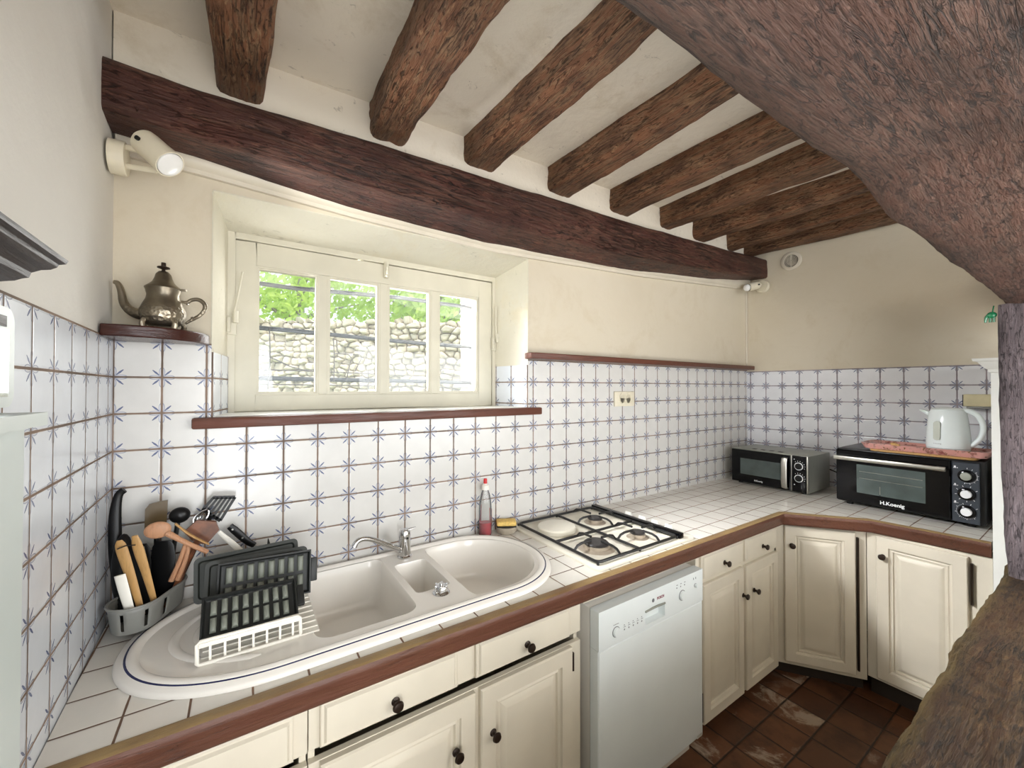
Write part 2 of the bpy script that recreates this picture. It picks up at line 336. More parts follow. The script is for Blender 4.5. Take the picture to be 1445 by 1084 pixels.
def special():
    global m_tray, m_pewter, m_floor, m_glass, m_stone, m_leaf, m_bottle, m_grass
    n = N('pink_patterned_melamine', .3); co = n.coords(); f = n.noise(co, 34, 3, .6); g = n.noise(co, 60, 2)
    c = n.ramp(f, [(.36, lin(128, 66, 62)), (.60, lin(232, 196, 184)), (.48, lin(200, 146, 138))]); c = n.mix(n.mr(g, .62, .66), c, lin(104, 78, 40)); m_tray = n.base(c).done()
    n = N('engraved_pewter', .34, .9); co = n.coords(); f = n.noise(co, 9, 4); n.base(n.mix(n.mr(f, .35, .65), lin(104, 96, 82), lin(166, 156, 138)))
    v = n.n('ShaderNodeTexVoronoi'); n.put(v.inputs['Vector'], co); v.inputs['Scale'].default_value = 120
    sp = n.n('ShaderNodeSeparateXYZ'); n.put(sp.inputs[0], co); band = n.math('MULTIPLY', n.mr(sp.outputs[2], .012, .02), n.mr(sp.outputs[2], .07, .06))
    n.bump(n.math('MULTIPLY', v.outputs[0], band), .5, .004); m_pewter = n.done()
    # terracotta floor
    n = N('terracotta_floor', .5, 0, .4); co = n.coords(); sp = n.n('ShaderNodeSeparateXYZ'); n.put(sp.inputs[0], co)
    S = .165; row = n.math('DIVIDE', n.math('ADD', sp.outputs[1], .02), S); rid = n.math('FLOOR', row)
    col = n.math('ADD', n.math('DIVIDE', sp.outputs[0], S), n.math('MULTIPLY', n.math('MODULO', rid, 2), .0)); cidx = n.math('FLOOR', col)
    du = n.math('MULTIPLY', n.math('ABSOLUTE', n.math('SUBTRACT', col, n.math('ROUND', col))), S); dv = n.math('MULTIPLY', n.math('ABSOLUTE', n.math('SUBTRACT', row, n.math('ROUND', row))), S)
    mn = n.math('ADD', n.math('MINIMUM', du, dv), n.math('MULTIPLY', n.math('SUBTRACT', n.noise(co, 26, 3), .5), .006))
    cid = n.n('ShaderNodeCombineXYZ'); n.put(cid.inputs[0], cidx); n.put(cid.inputs[1], rid); wn_ = n.n('ShaderNodeTexWhiteNoise'); n.put(wn_.inputs[0], cid.outputs[0])
    c = n.ramp(wn_.outputs[0], [(0, lin(78, 48, 31)), (1, lin(136, 94, 64)), (.5, lin(106, 68, 45))])
    c = n.mix(n.mr(n.noise(co, 7, 6, .65), .45, .65, 0, .75), c, lin(54, 34, 24)); c = n.mix(n.math('MULTIPLY', n.mr(n.noise(co, 4.2, 8, .7, .5), .55, .62, 0, .8), n.mr(wn_.outputs[0], .5, .6)), c, lin(176, 160, 142))
    gm = n.mr(mn, .002, .005, 1, 0); c = n.mix(gm, c, lin(40, 28, 20)); n.base(c); n.bump(n.math('ADD', n.mr(mn, .002, .008), n.math('MULTIPLY', n.noise(co, 18, 5), .6)), .4, .006); m_floor = n.done()
    # window glass: clear with a fresnel reflection and a little dust at its edge
    def clear(name, tint, dirt):
        m = bpy.data.materials.new(name); m.use_nodes = True; t = m.node_tree; t.nodes.remove(t.nodes['Principled BSDF'])
        out = t.nodes['Material Output']; tr = t.nodes.new('ShaderNodeBsdfTransparent'); tr.inputs[0].default_value = tint
        gl = t.nodes.new('ShaderNodeBsdfGlossy'); gl.inputs['Roughness'].default_value = .03; fr = t.nodes.new('ShaderNodeFresnel'); fr.inputs[0].default_value = 1.45
        mx = t.nodes.new('ShaderNodeMixShader'); t.links.new(fr.outputs[0], mx.inputs[0]); t.links.new(tr.outputs[0], mx.inputs[1]); t.links.new(gl.outputs[0], mx.inputs[2])
        if dirt:
            df = t.nodes.new('ShaderNodeBsdfDiffuse'); df.inputs[0].default_value = (.8, .85, .9, 1); m2 = t.nodes.new('ShaderNodeMixShader'); m2.inputs[0].default_value = dirt
            t.links.new(mx.outputs[0], m2.inputs[1]); t.links.new(df.outputs[0], m2.inputs[2]); t.links.new(m2.outputs[0], out.inputs[0])
        else: t.links.new(mx.outputs[0], out.inputs[0])
        return m
    m_glass = clear('window_glass', (.97, .98, .98, 1), .05); m_bottle = clear('clear_bottle_plastic', (.93, .93, .92, 1), .08)
    n = N('flint_stone', .85, 0, .2); co = n.coords(); a = n.n('ShaderNodeAttribute'); a.attribute_name = 'tone'
    c = n.ramp(a.outputs[2], [(0, lin(120, 112, 104)), (1, lin(240, 234, 222)), (.12, lin(176, 164, 148)), (.5, lin(214, 204, 186))])
    n.base(n.mix(n.mr(n.noise(co, 9, 5), .4, .7, 0, .4), c, lin(236, 226, 208))); m_stone = n.done()
    n = N('leaf_green', .5, 0, .3); f = n.noise(n.coords(), 1.7, 4); n.base(n.ramp(f, [(.35, lin(126, 168, 62)), (.65, lin(220, 236, 150)), (.5, lin(180, 208, 104))]))
    tr = n.n('ShaderNodeBsdfTranslucent'); tr.inputs[0].default_value = lin(205, 228, 120); mx = n.n('ShaderNodeMixShader'); mx.inputs[0].default_value = .5
    n.t.links.new(n.p.outputs[0], mx.inputs[1]); n.t.links.new(tr.outputs[0], mx.inputs[2]); n.t.links.new(mx.outputs[0], n.t.nodes['Material Output'].inputs[0]); m_leaf = n.done()
    m_grass = plain('grass_ground', (120, 140, 70), .9, 0, .3, 3)
special()

# ------------------------------------------------------------------ room shell
def xl(y): return -.1103-.0266*y           # left wall face
def xr(y): return 3.5423-.0491*y           # right wall face
b = B(); b.box(-.5, 4.2, -5, .02, -.1, 0); struct(obj('floor', b, m_floor, smooth=0))
b = B(); b.loft([[(x, -5, 2.662+.02*x), (x, .05, 2.662+.02*x), (x, .05, 2.78+.02*x), (x, -5, 2.78+.02*x)] for x in (-.5, 4.2)]); struct(obj('ceiling', b, m_ceil, smooth=0))
b = B(); b.prism([(xl(.3)-.004, .3), (xl(-5)-.004, -5), (-.5, -5), (-.5, .3)], 0, 2.85); wl = struct(obj('wall_left', b, m_wallL, smooth=0))
b = B(); b.prism([(xr(.3)+.004, .3), (4.2, .3), (4.2, -5), (xr(-5)+.004, -5)], 0, 2.85); wr = struct(obj('wall_right', b, m_wall, smooth=0))
b = B()
b.prism([(-.45, .004), (.121, .004), (.156, .24), (.15, .34), (-.45, .34)], 0, 2.85)
b.prism([(1.399, .004), (4.1, .004), (4.1, .34), (1.345, .34), (1.345, .24)], 0, 2.85)
b.prism([(.004, 2.218), (.24, 2.166), (.34, 2.172), (.34, 2.85), (.004, 2.85)], .121, 1.399, 'x')
b.box(.121, 1.399, .004, .34, 0, 1.45)
wb = struct(obj('wall_back', b, [m_wall], smooth=0))
# plaster skin of the deep window reveal, and the fill between the joists
b = B()
b.prism([(.1205, .001), (.1235, .001), (.159, .236), (.156, .236)], 1.472, 2.215)
b.prism([(1.3965, .001), (1.4005, .001), (1.346, .236), (1.342, .236)], 1.472, 2.215)
b.prism([(.001, 2.216), (.001, 2.2195), (.238, 2.167), (.238, 2.1635)], .1225, 1.398, 'x'); obj('reveal_plaster', b, m_reveal, wb, 0, world=True)
b = B(); b.box(-.11, 3.56, -.042, .002, 2.49, 2.76); obj('joist_infill', b, m_ceil, wb, 0, world=True)
uvxz = lambda c: (c.x, c.z)
b = B(); b.prism([(-.112, .88), (3.543, .88), (3.543, 1.712), (1.3975, 1.712), (1.3975, 1.437), (.1225, 1.437), (.1225, 1.712), (-.112, 1.712)], 0, .0035, 'y')
obj('tile_panel', b, m_tileB, wb, 0, world=True, uv=uvxz)
b = B(); b.prism([(.1225, 0), (.1275, 0), (.1625, .225), (.158, .225)], 1.472, 1.685); obj('tile_panel', b, m_tileL, wb, 0, world=True, uv=lambda c: (c.y, c.z))
b = B(); b.prism([(1.3925, 0), (1.3975, 0), (1.348, .225), (1.3435, .225)], 1.472, 1.685); obj('tile_panel', b, m_tileL, wb, 0, world=True, uv=lambda c: (c.y, c.z))
b = B(); b.prism([(xl(0), 0), (xl(-1.4), -1.4), (xl(-1.4)-.004, -1.4), (xl(0)-.004, 0)], .88, 1.712); obj('tile_panel', b, m_tileL, wl, 0, world=True, uv=lambda c: (-c.y-.0569, c.z))
b = B(); b.prism([(xr(0), 0), (xr(-1.34), -1.34), (xr(-1.34)+.004, -1.34), (xr(0)+.004, 0)], .88, 1.702); obj('tile_panel', b, m_tileR, wr, 0, world=True, uv=lambda c: (-c.y-.0265, c.z))
b = B(); b.box(.55, 3.7, -1.76, -1.46, 0, .665); struct(obj('wall_partition', b, m_wall, smooth=0))
# moulding under the beam
def lerp_tab(tab, x):
    for (x0, *a), (x1, *c) in zip(tab, tab[1:]):
        if x <= x1: t = max(0, (x-x0)/(x1-x0)); return [p+(q-p)*t for p, q in zip(a, c)]
    return tab[-1][1:]
CT = [(-.2, 2.262), (.1, 2.253), (.565, 2.226), (1.21, 2.212), (2.23, 2.258), (3.6, 2.355)]
b = B(); rr = []
for i in range(40):
    x = -.105+3.645*i/39; z = lerp_tab(CT, x)[0]
    rr.append([(x, .002, z), (x, -.012, z), (x, -.013, z+.014), (x, -.022, z+.018), (x, -.030, z+.03), (x, -.032, z+.042), (x, -.032, z+.075), (x, .002, z+.075)])
b.loft(rr); struct(obj('trim_1', b, m_cream, smooth=50))
# white corner bead at the right corner
b = B(); b.cyl((3.538, .0, 1.74), (3.538, .0, 2.36), .006, n=8); struct(obj('trim_2', b, m_cream))

# ------------------------------------------------------------------ timbers
def timber(name, stations, mat, step=.028, k=40, p=7, amp=.006, fr=5, seed=0, ax='X', rough=1.0):
    """stations: (along, [4 corners]) in world space"""
    fine = []
    for (a0, q0), (a1, q1) in zip(stations, stations[1:]):
        m = max(1, int(abs(a1-a0)/step))
        for i in range(m): fine.append([Vector(u).lerp(Vector(v), i/m) for u, v in zip(q0, q1)])
    fine.append([Vector(u) for u in stations[-1][1]])
    D = Vector({'X': (.3, 1, 1), 'Y': (1, .3, 1), 'Z': (1, 1, .3)}[ax]); o = Vector((seed*3.1, seed*1.7, 0))
    rings = []
    for q in fine:
        ring = []; cen = sum(q, Vector())/4
        for i in range(k):
            t = 2*PI*(i+.5)/k; c, s_ = math.cos(t), math.sin(t); r = (abs(c)**p+abs(s_)**p)**(-1/p); u, v = (c*r+1)/2, (s_*r+1)/2
            pt = q[0]*(1-u)*(1-v)+q[1]*u*(1-v)+q[2]*u*v+q[3]*(1-u)*v
            d = (pt-cen).normalized(); e = (pt+o)*D
            pt = pt + d*(noise.noise((pt+o)*fr)*amp + noise.noise(e*fr*4)*amp*.5*rough + (.35-abs(noise.noise(e*fr*9)))*amp*.5*rough + noise.noise((pt+o)*fr*14)*amp*.25*rough)
            ring.append(pt)
        rings.append(ring)
    b = B(); b.loft(rings); return obj(name, b, mat, smooth=50)
BT = [(-.112, 2.454, 2.313, 2.305), (.1, 2.447, 2.303, 2.292), (.33, 2.452, 2.300, 2.268), (.62, 2.464, 2.300, 2.245), (1.15, 2.470, 2.296, 2.236), (2.05, 2.486, 2.306, 2.265), (3.0, 2.526, 2.366, 2.350), (3.552, 2.557, 2.415, 2.425)]
tag(timber('main_beam', [(x, [(x, -.15, fb), (x, -.02, rb), (x, -.02, zt+.05), (x, -.15, zt)]) for x, zt, fb, rb in BT], m_beam, amp=.004, p=14, k=48),
    'long dark red-brown ceiling beam running above the window', 'beam')
JT = [((.130, .262, 2.522), (.108, .292, 2.522), 'short-looking joist above the teapot corner, first from the left wall'),
      ((.612, .752, 2.542), (.606, .765, 2.542), 'knotty crooked joist above the window, second from the left wall'),
      ((1.02, 1.178, 2.56), (1.06, 1.172, 2.56), 'ceiling joist third from the left wall, straight with square edges'),
      ((1.491, 1.651, 2.57), (1.52, 1.628, 2.57), 'ceiling joist fourth from the left wall, right of the window'),
      ((1.941, 2.108, 2.58), (1.968, 2.096, 2.58), 'middle ceiling joist, fifth from the left wall'),
      ((2.39, 2.508, 2.585), (2.37, 2.535, 2.585), 'ceiling joist fourth from the right wall, above the wall socket side'),
      ((2.75, 2.896, 2.59), (2.845, 2.93, 2.59), 'narrow-looking joist third from the right wall'),
      ((3.18, 3.272, 2.595), (3.19, 3.255, 2.595), 'ceiling joist second from the right wall, near the round vent'),
      ((3.42, 3.535, 2.60), (3.42, 3.565, 2.585), 'last ceiling joist, lying tight against the right wall')]
for i, ((a0, a1, z0), (b0, b1, z1), lab) in enumerate(JT):
    st = []
    for y, t in ((-.015, -.05), (-.1, .07), (-.45, .55), (-.8, 1), (-1.6, 1.3), (-2.9, 1.5)):
        l_, r_, z = a0+(b0-a0)*t, a1+(b1-a1)*t, z0+(z1-z0)*t; wv = noise.noise(Vector((i*7.7, y*2.3, 0)))*(.012 if i > 0 and i < 8 else .003)
        if i == 8: r_ = min(r_, xr(y)-.003)
        top = 2.70+.02*l_
        st.append((y, [(l_+wv, y, z), (r_+wv, y, z), (r_, y, top), (l_, y, top)]))
    tag(timber('ceiling_joist', st, m_joist, amp=.012 if i == 1 else .008, p=7, seed=i+1, fr=6, ax='Y'), 'brown oak '+lab, 'joist', 'ceiling joists between the two beams')
LT = [(-.1, -1.33, 1.972), (.5, -1.33, 1.969), (.96, -1.33, 1.971), (1.15, -1.332, 1.986), (1.28, -1.333, 1.985), (1.47, -1.34, 1.941), (1.666, -1.365, 1.911), (1.825, -1.375, 1.905), (1.974, -1.382, 1.897), (2.235, -1.392, 1.882), (2.39, -1.398, 1.866), (2.6, -1.40, 1.855), (3.55, -1.41, 1.84)]
tag(timber('lintel_beam', [(x, [(x, y, z), (x, -1.80, z+.0), (x, -1.80, z+.36), (x, y-.01, z+.36)]) for x, y, z in LT], m_lintel, amp=.008, p=9, k=72, fr=4, seed=20),
    'massive red-brown beam crossing overhead at the upper right, curving down to the post', 'beam')
tag(timber('timber_post', [(z, [(2.475, y, z), (2.72, y, z), (2.72, -1.74, z), (2.475, -1.74, z)]) for z, y in ((.885, -1.412), (1.1, -1.402), (1.4, -1.397), (1.65, -1.394), (1.872, -1.396))], m_post, amp=.005, p=9, seed=22, fr=6, ax='Z'),
    'grey-brown weathered upright post at the right edge', 'post')
tag(timber('low_timber_sill', [(x, [(x, -1.43, .64), (x, -1.80, .64), (x, -1.80, .910), (x, -1.392, .900)]) for x in (.5, .8, 1.2, 1.6, 2.0, 2.4, 2.9)], m_sillbeam, amp=.013, p=12, k=72, fr=6, seed=25),
    'rough worn timber sill of the half-wall at the lower right', 'timber sill')

# ------------------------------------------------------------------ window
wo = bpy.data.objects.new('window_1', None); COL.objects.link(wo); TH['window_1'] = Matrix.Translation((.75, .26, 1.47)); wo.matrix_world = TH['window_1']; wo['kind'] = 'structure'
def frame_rect(b, x0, x1, z0, z1, wL, wR, wB, wT, y0, y1):
    b.box(x0, x0+wL, y0, y1, z0, z1); b.box(x1-wR, x1, y0, y1, z0, z1); b.box(x0+wL, x1-wR, y0, y1, z0, z0+wB); b.box(x0+wL, x1-wR, y0, y1, z1-wT, z1)
b = B(); frame_rect(b, .145, 1.352, 1.455, 2.172, .034, .024, .02, .03, .228, .30); obj('window_frame', b, m_frame, wo, 0, world=True, bevel=.003)
sash = B(); frame_rect(sash, .181, 1.326, 1.478, 2.138, .068, .078, .063, .088, .236, .285)
for x0, x1 in ((.4745, .5085), (.731, .7655), (.9815, 1.0175)): sash.box(x0, x1, .238, .28, 1.541, 2.05)
so = obj('sash', sash, m_frame, wo, 0, world=True, bevel=.002)
b = B()
for x0, x1 in ((.249, .4745), (.5085, .731), (.7655, .9815), (1.0175, 1.248)):
    for k_, (i, y) in enumerate(((.0, .240), (.006, .244))): frame_rect(b, x0-.0+i, x1-i, 1.541+i, 2.05-i, .006, .006, .006, .006, y, .27)
obj('glazing_bead', b, m_frame, so, 0, world=True)
for x0, x1 in ((.249, .4745), (.5085, .731), (.7655, .9815), (1.0175, 1.248)):
    b = B(); b.box(x0, x1, .262, .265, 1.541, 2.05); obj('window_pane', b, m_glass, so, 0, world=True)
b = B(); b.box(.745, .765, .215, .238, 2.075, 2.15, .004); b.cyl((.755, .205, 2.085), (.755, .205, 2.13), .006); b.sph((.755, .207, 2.08), .009); obj('window_latch', b, m_frame, wo, world=True)
for x, zt, xt in ((.172, 2.01, .205), (1.335, 2.01, 1.331)):
    b = B(); b.tube([(x+.005, .212, 1.835), (xt, .205, zt)], .0035, 8); b.cyl((x+.012, .212, 1.815), (x+.012, .212, 1.86), .009, n=12); obj('stay_rod', b, m_frame, wo, world=True)
    b = B(); b.box(x-.015, x+.015, .222, .232, 1.77, 1.84, .003); b.cyl((x-.01, .218, 1.78), (x-.01, .218, 1.835), .007, n=10); obj('hinge', b, m_frame, wo, world=True)
b = B(); b.box(.075, 1.462, -.035, .0, 1.437, 1.4725, .006); b.box(.1225, 1.3975, .0, .225, 1.452, 1.4725); obj('window_sill', b, [m_red, m_white], wo, 30, world=True)
b = B(); b.box(.1225, 1.3975, .003, .227, 1.4727, 1.4745); obj('sill_top', b, m_white, wo, 0, world=True)

# ------------------------------------------------------------------ outside
F2 = Vector((_F.x, _F.y, 0)).normalized(); R2 = Vector((_R.x, _R.y, 0)).normalized()
def outp(a, d, z): p = Vector((.2083, -1.6438, 0))+R2*a+F2*d; return Vector((p.x, p.y, z))
b = B(); b.box(-7, 12, .62, 20, .4, .6); struct(obj('garden_ground', b, m_grass, smooth=0)); bpy.data.objects['garden_ground'].name = 'ground'
def stone_wall():
    rnd = random.Random(3); cx = []; rows = 30; pz = .066
    for r in range(rows):
        x = -4.9
        while x < .9:
            wd = rnd.uniform(.07, .14); cx.append((x+wd/2, .55+r*pz+rnd.uniform(-.018, .018), wd, rnd.random())); x += wd
    byrow = {}
    for c in cx: byrow.setdefault(int((c[1]-.55)/pz+.5), []).append(c)
    nx, nz = 640, 200; x0, x1, z0, z1 = -4.8, .85, .55, 2.30
    b = B(); lay = b.bm.verts.layers.float_color.new('tone'); g = []
    for j in range(nz):
        row = []; z = z0+(z1-z0)*j/(nz-1)
        for i in range(nx):
            x = x0+(x1-x0)*i/(nx-1); d1 = d2 = 9; tone = 0; r = int((z-.55)/pz+.5); wx = x+noise.noise(Vector((x*6, z*6, 1)))*.03; wz = z+noise.noise(Vector((x*6, z*6, 5)))*.03
            for rr_ in (r-1, r, r+1):
                for c in byrow.get(rr_, ()):
                    if abs(c[0]-x) > .25: continue
                    d = math.hypot((c[0]-wx)/(c[2]*.55), (c[1]-wz)/(pz*.55))
                    if d < d1: d2 = d1; d1 = d; tone = c[3]
                    elif d < d2: d2 = d
            e = min(1, max(0, (d2-d1)/.55)); h = math.sqrt(e)*.075*(.5+.8*tone)+noise.noise(Vector((x*16, z*16, tone*9)))*.012
            topc = z + (noise.noise(Vector((x*4, 0, 2)))*.04 + (h-.03)*.8 if j == nz-1 else 0)
            p = outp(x, 4.5-h, topc); v = b.v(p); t = (.0 if e < .2 else .2+.8*tone) ; v[lay] = (t, t, t, 1); row.append(v)
        g.append(row)
    for j in range(nz-1):
        for i in range(nx-1): b.f([g[j][i], g[j][i+1], g[j+1][i+1], g[j+1][i]])
    top = [b.v(outp(x0+(x1-x0)*i/(nx-1), 4.9, z1)) for i in range(nx)]; bot = [b.v(outp(x0+(x1-x0)*i/(nx-1), 4.9, z0)) for i in range(nx)]
    for i in range(nx-1): b.f([g[-1][i], g[-1][i+1], top[i+1], top[i]]); b.f([top[i], top[i+1], bot[i+1], bot[i]])
    bm = b.bm; o = obj('garden_wall', b, m_stone, smooth=70); tag(o, 'pale flint rubble garden wall seen through the window', 'stone wall')
stone_wall()
b = B(); b.box(1.318, 1.75, .345, .60, .6, 2.5); tag(obj('stone_pier', b, m_stonep, smooth=0, bevel=.01), 'smooth pale stone pier outside the right-hand window pane', 'pier')
t = thing('window_grille', 'rusty iron bars and torn wire outside the window panes', 'grille', (.75, .47, 1.5))
for z0, z1 in ((2.033, 2.040), (1.836, 1.808), (1.614, 1.600)):
    b = B(); b.tube([(.0, .46, z0+.002), (.4, .465, z0-.004), (.9, .46, z1+.006), (1.34, .46, z1)], .010, 8); obj('bar', b, m_iron, t, world=True)
wr_ = random.Random(5)
for pts in ([(.305, 1.84), (.31, 1.70), (.30, 1.56)], [(.25, 1.71), (.30, 1.712), (.42, 1.65), (.52, 1.655)], [(.57, 1.81), (.575, 1.72), (.573, 1.60)], [(.575, 1.735), (.66, 1.733), (.64, 1.66), (.63, 1.60)], [(.66, 1.733), (.71, 1.735), (.67, 1.65)], [(.25, 1.65), (.6, 1.645), (.9, 1.635), (1.33, 1.63)],
            [(.585, 1.80), (.588, 1.75)], [(.79, 1.79), (.80, 1.73), (.79, 1.66)], [(1.09, 1.78), (1.10, 1.72), (1.07, 1.66)], [(1.08, 1.72), (1.16, 1.72), (1.13, 1.64)], [(.735, 1.66), (.735, 1.56)], [(.25, 1.585), (.7, 1.58), (1.3, 1.57)]):
    b = B(); b.tube([(x, .455, z) for x, z in pts], .0025, 6, 1); obj('wire', b, m_rust, t, world=True)
def tree(px, dist, ztop, lab, n, trunk=.09, seed=0, spread=.85):
    rnd = random.Random(seed); base = outp(px, dist, .6)
    t = thing('garden_tree', lab, 'tree', base, 0, 'trees behind the garden wall')
    b = B(); b.tube([(0, 0, 0), (.05, 0, 1.1), (-.1, .05, 2.0), (.1, 0, 3.2)], [trunk*1.3, trunk, trunk*.8, trunk*.4], 10, 2); obj('trunk', b, m_bark, t)
    b = B()
    for k in range(9):
        a = rnd.uniform(0, 2*PI); z = rnd.uniform(1.3, 2.6); l = rnd.uniform(.7, spread)
        b.tube([(0, 0, z), (math.cos(a)*l*.5, math.sin(a)*l*.5, z+.2), (math.cos(a)*l, math.sin(a)*l, z+rnd.uniform(.1, .7))], [.03, .018, .006], 6, 1)
    obj('branches', b, m_bark, t)
    b = B(); cl = [(rnd.gauss(0, spread*.55), rnd.gauss(0, .5), rnd.uniform(1.15, ztop)) for _ in range(42)]
    for k in range(n):
        c = rnd.choice(cl); p = Vector((c[0]+rnd.gauss(0, .2), c[1]+rnd.gauss(0, .2), c[2]+rnd.gauss(0, .16))); s_ = rnd.uniform(.035, .075)
        d = Vector((rnd.gauss(0, 1), rnd.gauss(0, 1), rnd.gauss(0, .7))).normalized(); u = d.orthogonal().normalized(); w_ = d.cross(u)
        b.f([b.v(p-u*s_), b.v(p-w_*s_*.5+d*.008), b.v(p+u*s_), b.v(p+w_*s_*.5+d*.008)])
    obj('crown', b, m_leaf, t, smooth=0)
tree(-3.1, 6.0, 3.3, 'leafy garden tree behind the wall, seen in the leftmost pane', 4200, .10, 1)
tree(-1.95, 7.6, 3.1, 'garden tree with a thick pale trunk, seen in the second pane', 3600, .17, 2)
tree(-1.0, 5.9, 3.0, 'bright leafy tree behind the wall, seen in the third pane', 3600, .06, 3, .8)
tree(-.1, 7.4, 3.2, 'leafy tree in front of the pier, seen in the rightmost pane', 3000, .06, 4, .8)

# ------------------------------------------------------------------ worktop
def sink_outline(ins=0, n=120):
    pts = []; rL, rR, ry, cy = .36-ins, .278-ins, .283-ins, -.288
    for i in range(n):
        a = 2*PI*i/n; c, s_ = math.cos(a), math.sin(a)
        if c >= 0: x = .945+rR*abs(c)**.95
        else: x = .315-rL*abs(c)**.92
        pts.append((x, cy+ry*math.copysign(abs(s_)**.95, s_)))
    return pts
# the two half ellipses leave straight front and back sides between x .315 and .945
TRIM = [(-.092, -.628), (2.614, -.645), (2.851, -.942), (2.887, -1.330)]
def offset_poly(P, d):
    out = []
    for i, p in enumerate(P):
        p = Vector(p).to_2d() if not isinstance(p, Vector) else p
        ns = []
        for a, c in ((i-1, i), (i, i+1)):
            if 0 <= a and c < len(P):
                e = (Vector(P[c])-Vector(P[a])).normalized(); ns.append(Vector((-e.y, e.x)))
        nn = sum(ns, Vector((0, 0))); nn = nn/len(ns); nn = nn/ (nn.length**2)
        out.append(Vector(P[i])+nn*d)
    return out
inner = offset_poly([Vector(p) for p in TRIM], .034)
t_work = thing('worktop', 'white tiled worktop with a brown wooden front edge', 'worktop', (1.2, -.3, .84))
b = B(); outer = [(xl(0)+.002, -.001), (xr(0)-.002, -.001), (xr(-1.33)-.002, -1.330)]+[tuple(p) for p in inner[::-1]]
outer[-1] = (xl(-.594)+.002, inner[0].y); hole = sink_outline(.02, 80)
polys = [[Vector((x, y, 0)) for x, y in outer], [Vector((x, y, 0)) for x, y in hole[::-1]]]; flat = outer+hole[::-1]
ti = tessellate_polygon(polys)
tv = [b.v((x, y, .90)) for x, y in flat]; bv = [b.v((x, y, .862)) for x, y in flat]
for q in ti: b.f([tv[i] for i in q]); b.f([bv[i] for i in q[::-1]])
for rng in (range(len(outer)), range(len(outer), len(flat))):
    rng = list(rng)
    for i, j in zip(rng, rng[1:]+rng[:1]): b.f([tv[i], tv[j], bv[j], bv[i]])
obj('tile_top', b, m_tileC, t_work, 0, world=True, uv=lambda c: (c.x, c.y))
prof = [(0, .838), (0, .900), (.003, .9035), (.024, .9035), (.031, .900), (.034, .893), (.034, .882), (.030, .876), (.030, .852), (.027, .842), (.022, .838)]
b = B(); b.loft([[(*(p + (Vector(TRIM[i])-p)*(o/.034)), z) for o, z in prof] for i, p in enumerate(inner)]); obj('wooden_edge', b, m_edge, t_work, 40, world=True)
b = B(); b.box(1.2, 1.90, -.600, -.583, .816, .8375, .002); obj('fascia_strip', b, m_cream, t_work, 30, world=True)

# ------------------------------------------------------------------ sink
t_sink = thing('sink', 'white ceramic sink with bowls, drainer and a dark blue rim line', 'sink', (.58, -.288, .9))
b = B(); steps = [(.0, .9005), (.0, .907), (.005, .913), (.018, .9155), (.0182, .9157), (.0225, .9163), (.0227, .9166), (.027, .919), (.034, .921), (.042, .9185), (.047, .9115)]
mats = [0, 0, 0, 0, 1, 1, 0, 0, 0, 0]
rings = [[(x, y, z) for x, y in sink_outline(i)] for i, z in steps]
R_ = b.loft(rings, cap0=False, cap1=False, mats=mats); b.mi = 0
deck = sink_outline(.047)
def rrect(x0, x1, y0, y1, r, n=6):
    o = []
    for cx, cy, a0 in ((x1-r, y1-r, 0), (x0+r, y1-r, 90), (x0+r, y0+r, 180), (x1-r, y0+r, 270)):
        for i in range(n+1): a = math.radians(a0+90*i/n); o.append((cx+r*math.cos(a), cy+r*math.sin(a)))
    return o
bowl1 = rrect(.372, .652, -.488, -.050, .045)
bowl2 = rrect(.676, .796, -.395, -.150, .018)
bowl3 = [(.822, -.45), (.822, -.12)]
rr3 = []
for i in range(33):
    a = math.radians(90-180*i/32); rr3.append((.945+.222*math.cos(a), -.286+.226*math.sin(a)))
bowl3 = [(.850, -.062), ]+[(max(.86, x), y) for x, y in rr3]+[(.850, -.510), (.830, -.501), (.822, -.475), (.822, -.095), (.830, -.071)]
bowl3 = bowl3[::-1]
holes = [bowl1, bowl2, bowl3]
flat = deck[:]; polys = [[Vector((x, y, 0)) for x, y in deck]]
for h in holes: polys.append([Vector((x, y, 0)) for x, y in h[::-1]]); flat += h[::-1]
dv = [b.v((x, y, .9115)) for x, y in flat]
for q in tessellate_polygon(polys): b.f([dv[i] for i in q])
for h, zb in ((bowl1, .745), (bowl2, .80), (bowl3, .752)):
    cx = sum(p[0] for p in h)/len(h); cy = sum(p[1] for p in h)/len(h)
    def sc(k): return [(cx+(x-cx)*k, cy+(y-cy)*k) for x, y in h]
    rg = [[(x, y, z) for x, y in sc(k)] for k, z in ((1, .9115), (.985, .906), (.965, .88), (.90, zb+.03), (.86, zb+.008), (.78, zb))]
    b.loft(rg, cap0=False, cap1=True)
for rx, ry in ((.235, .185), (.185, .145), (.135, .105)):
    pts = [(.30-rx*math.cos(a), -.285+ry*math.sin(a), .9125) for a in [math.radians(-78+156*i/30) for i in range(31)]]
    b.tube(pts, [.002]+[.008]*29+[.002], 8, flat=(.55, 1.4))
obj('basin', b, [m_sink, m_blue], t_sink, 45, world=True)
b = B(); b.lathe([(.0, .0), (.026, 0), (.028, .003), (.024, .008), (.020, .010), (.019, .022), (.016, .026), (0, .027)], (.742, -.432, .9115), 24); b.cyl((.742, -.432, .937), (.742, -.432, .945), .006)
for k in range(6): a = k*PI/3; b.box(.742+.019*math.cos(a)-.003, .742+.019*math.cos(a)+.003, -.432+.019*math.sin(a)-.003, -.432+.019*math.sin(a)+.003, .918, .939, .001)
obj('drain_knob', b, m_chrome, t_sink, world=True)
for cx, cy, z in ((.51, -.27, .7455), (.98, -.285, .7525)):
    b = B(); b.lathe([(.0, 0), (.038, 0), (.042, .002), (.034, .004), (.0, .002)], (cx, cy, z)); obj('strainer', b, m_chrome, t_sink, world=True)
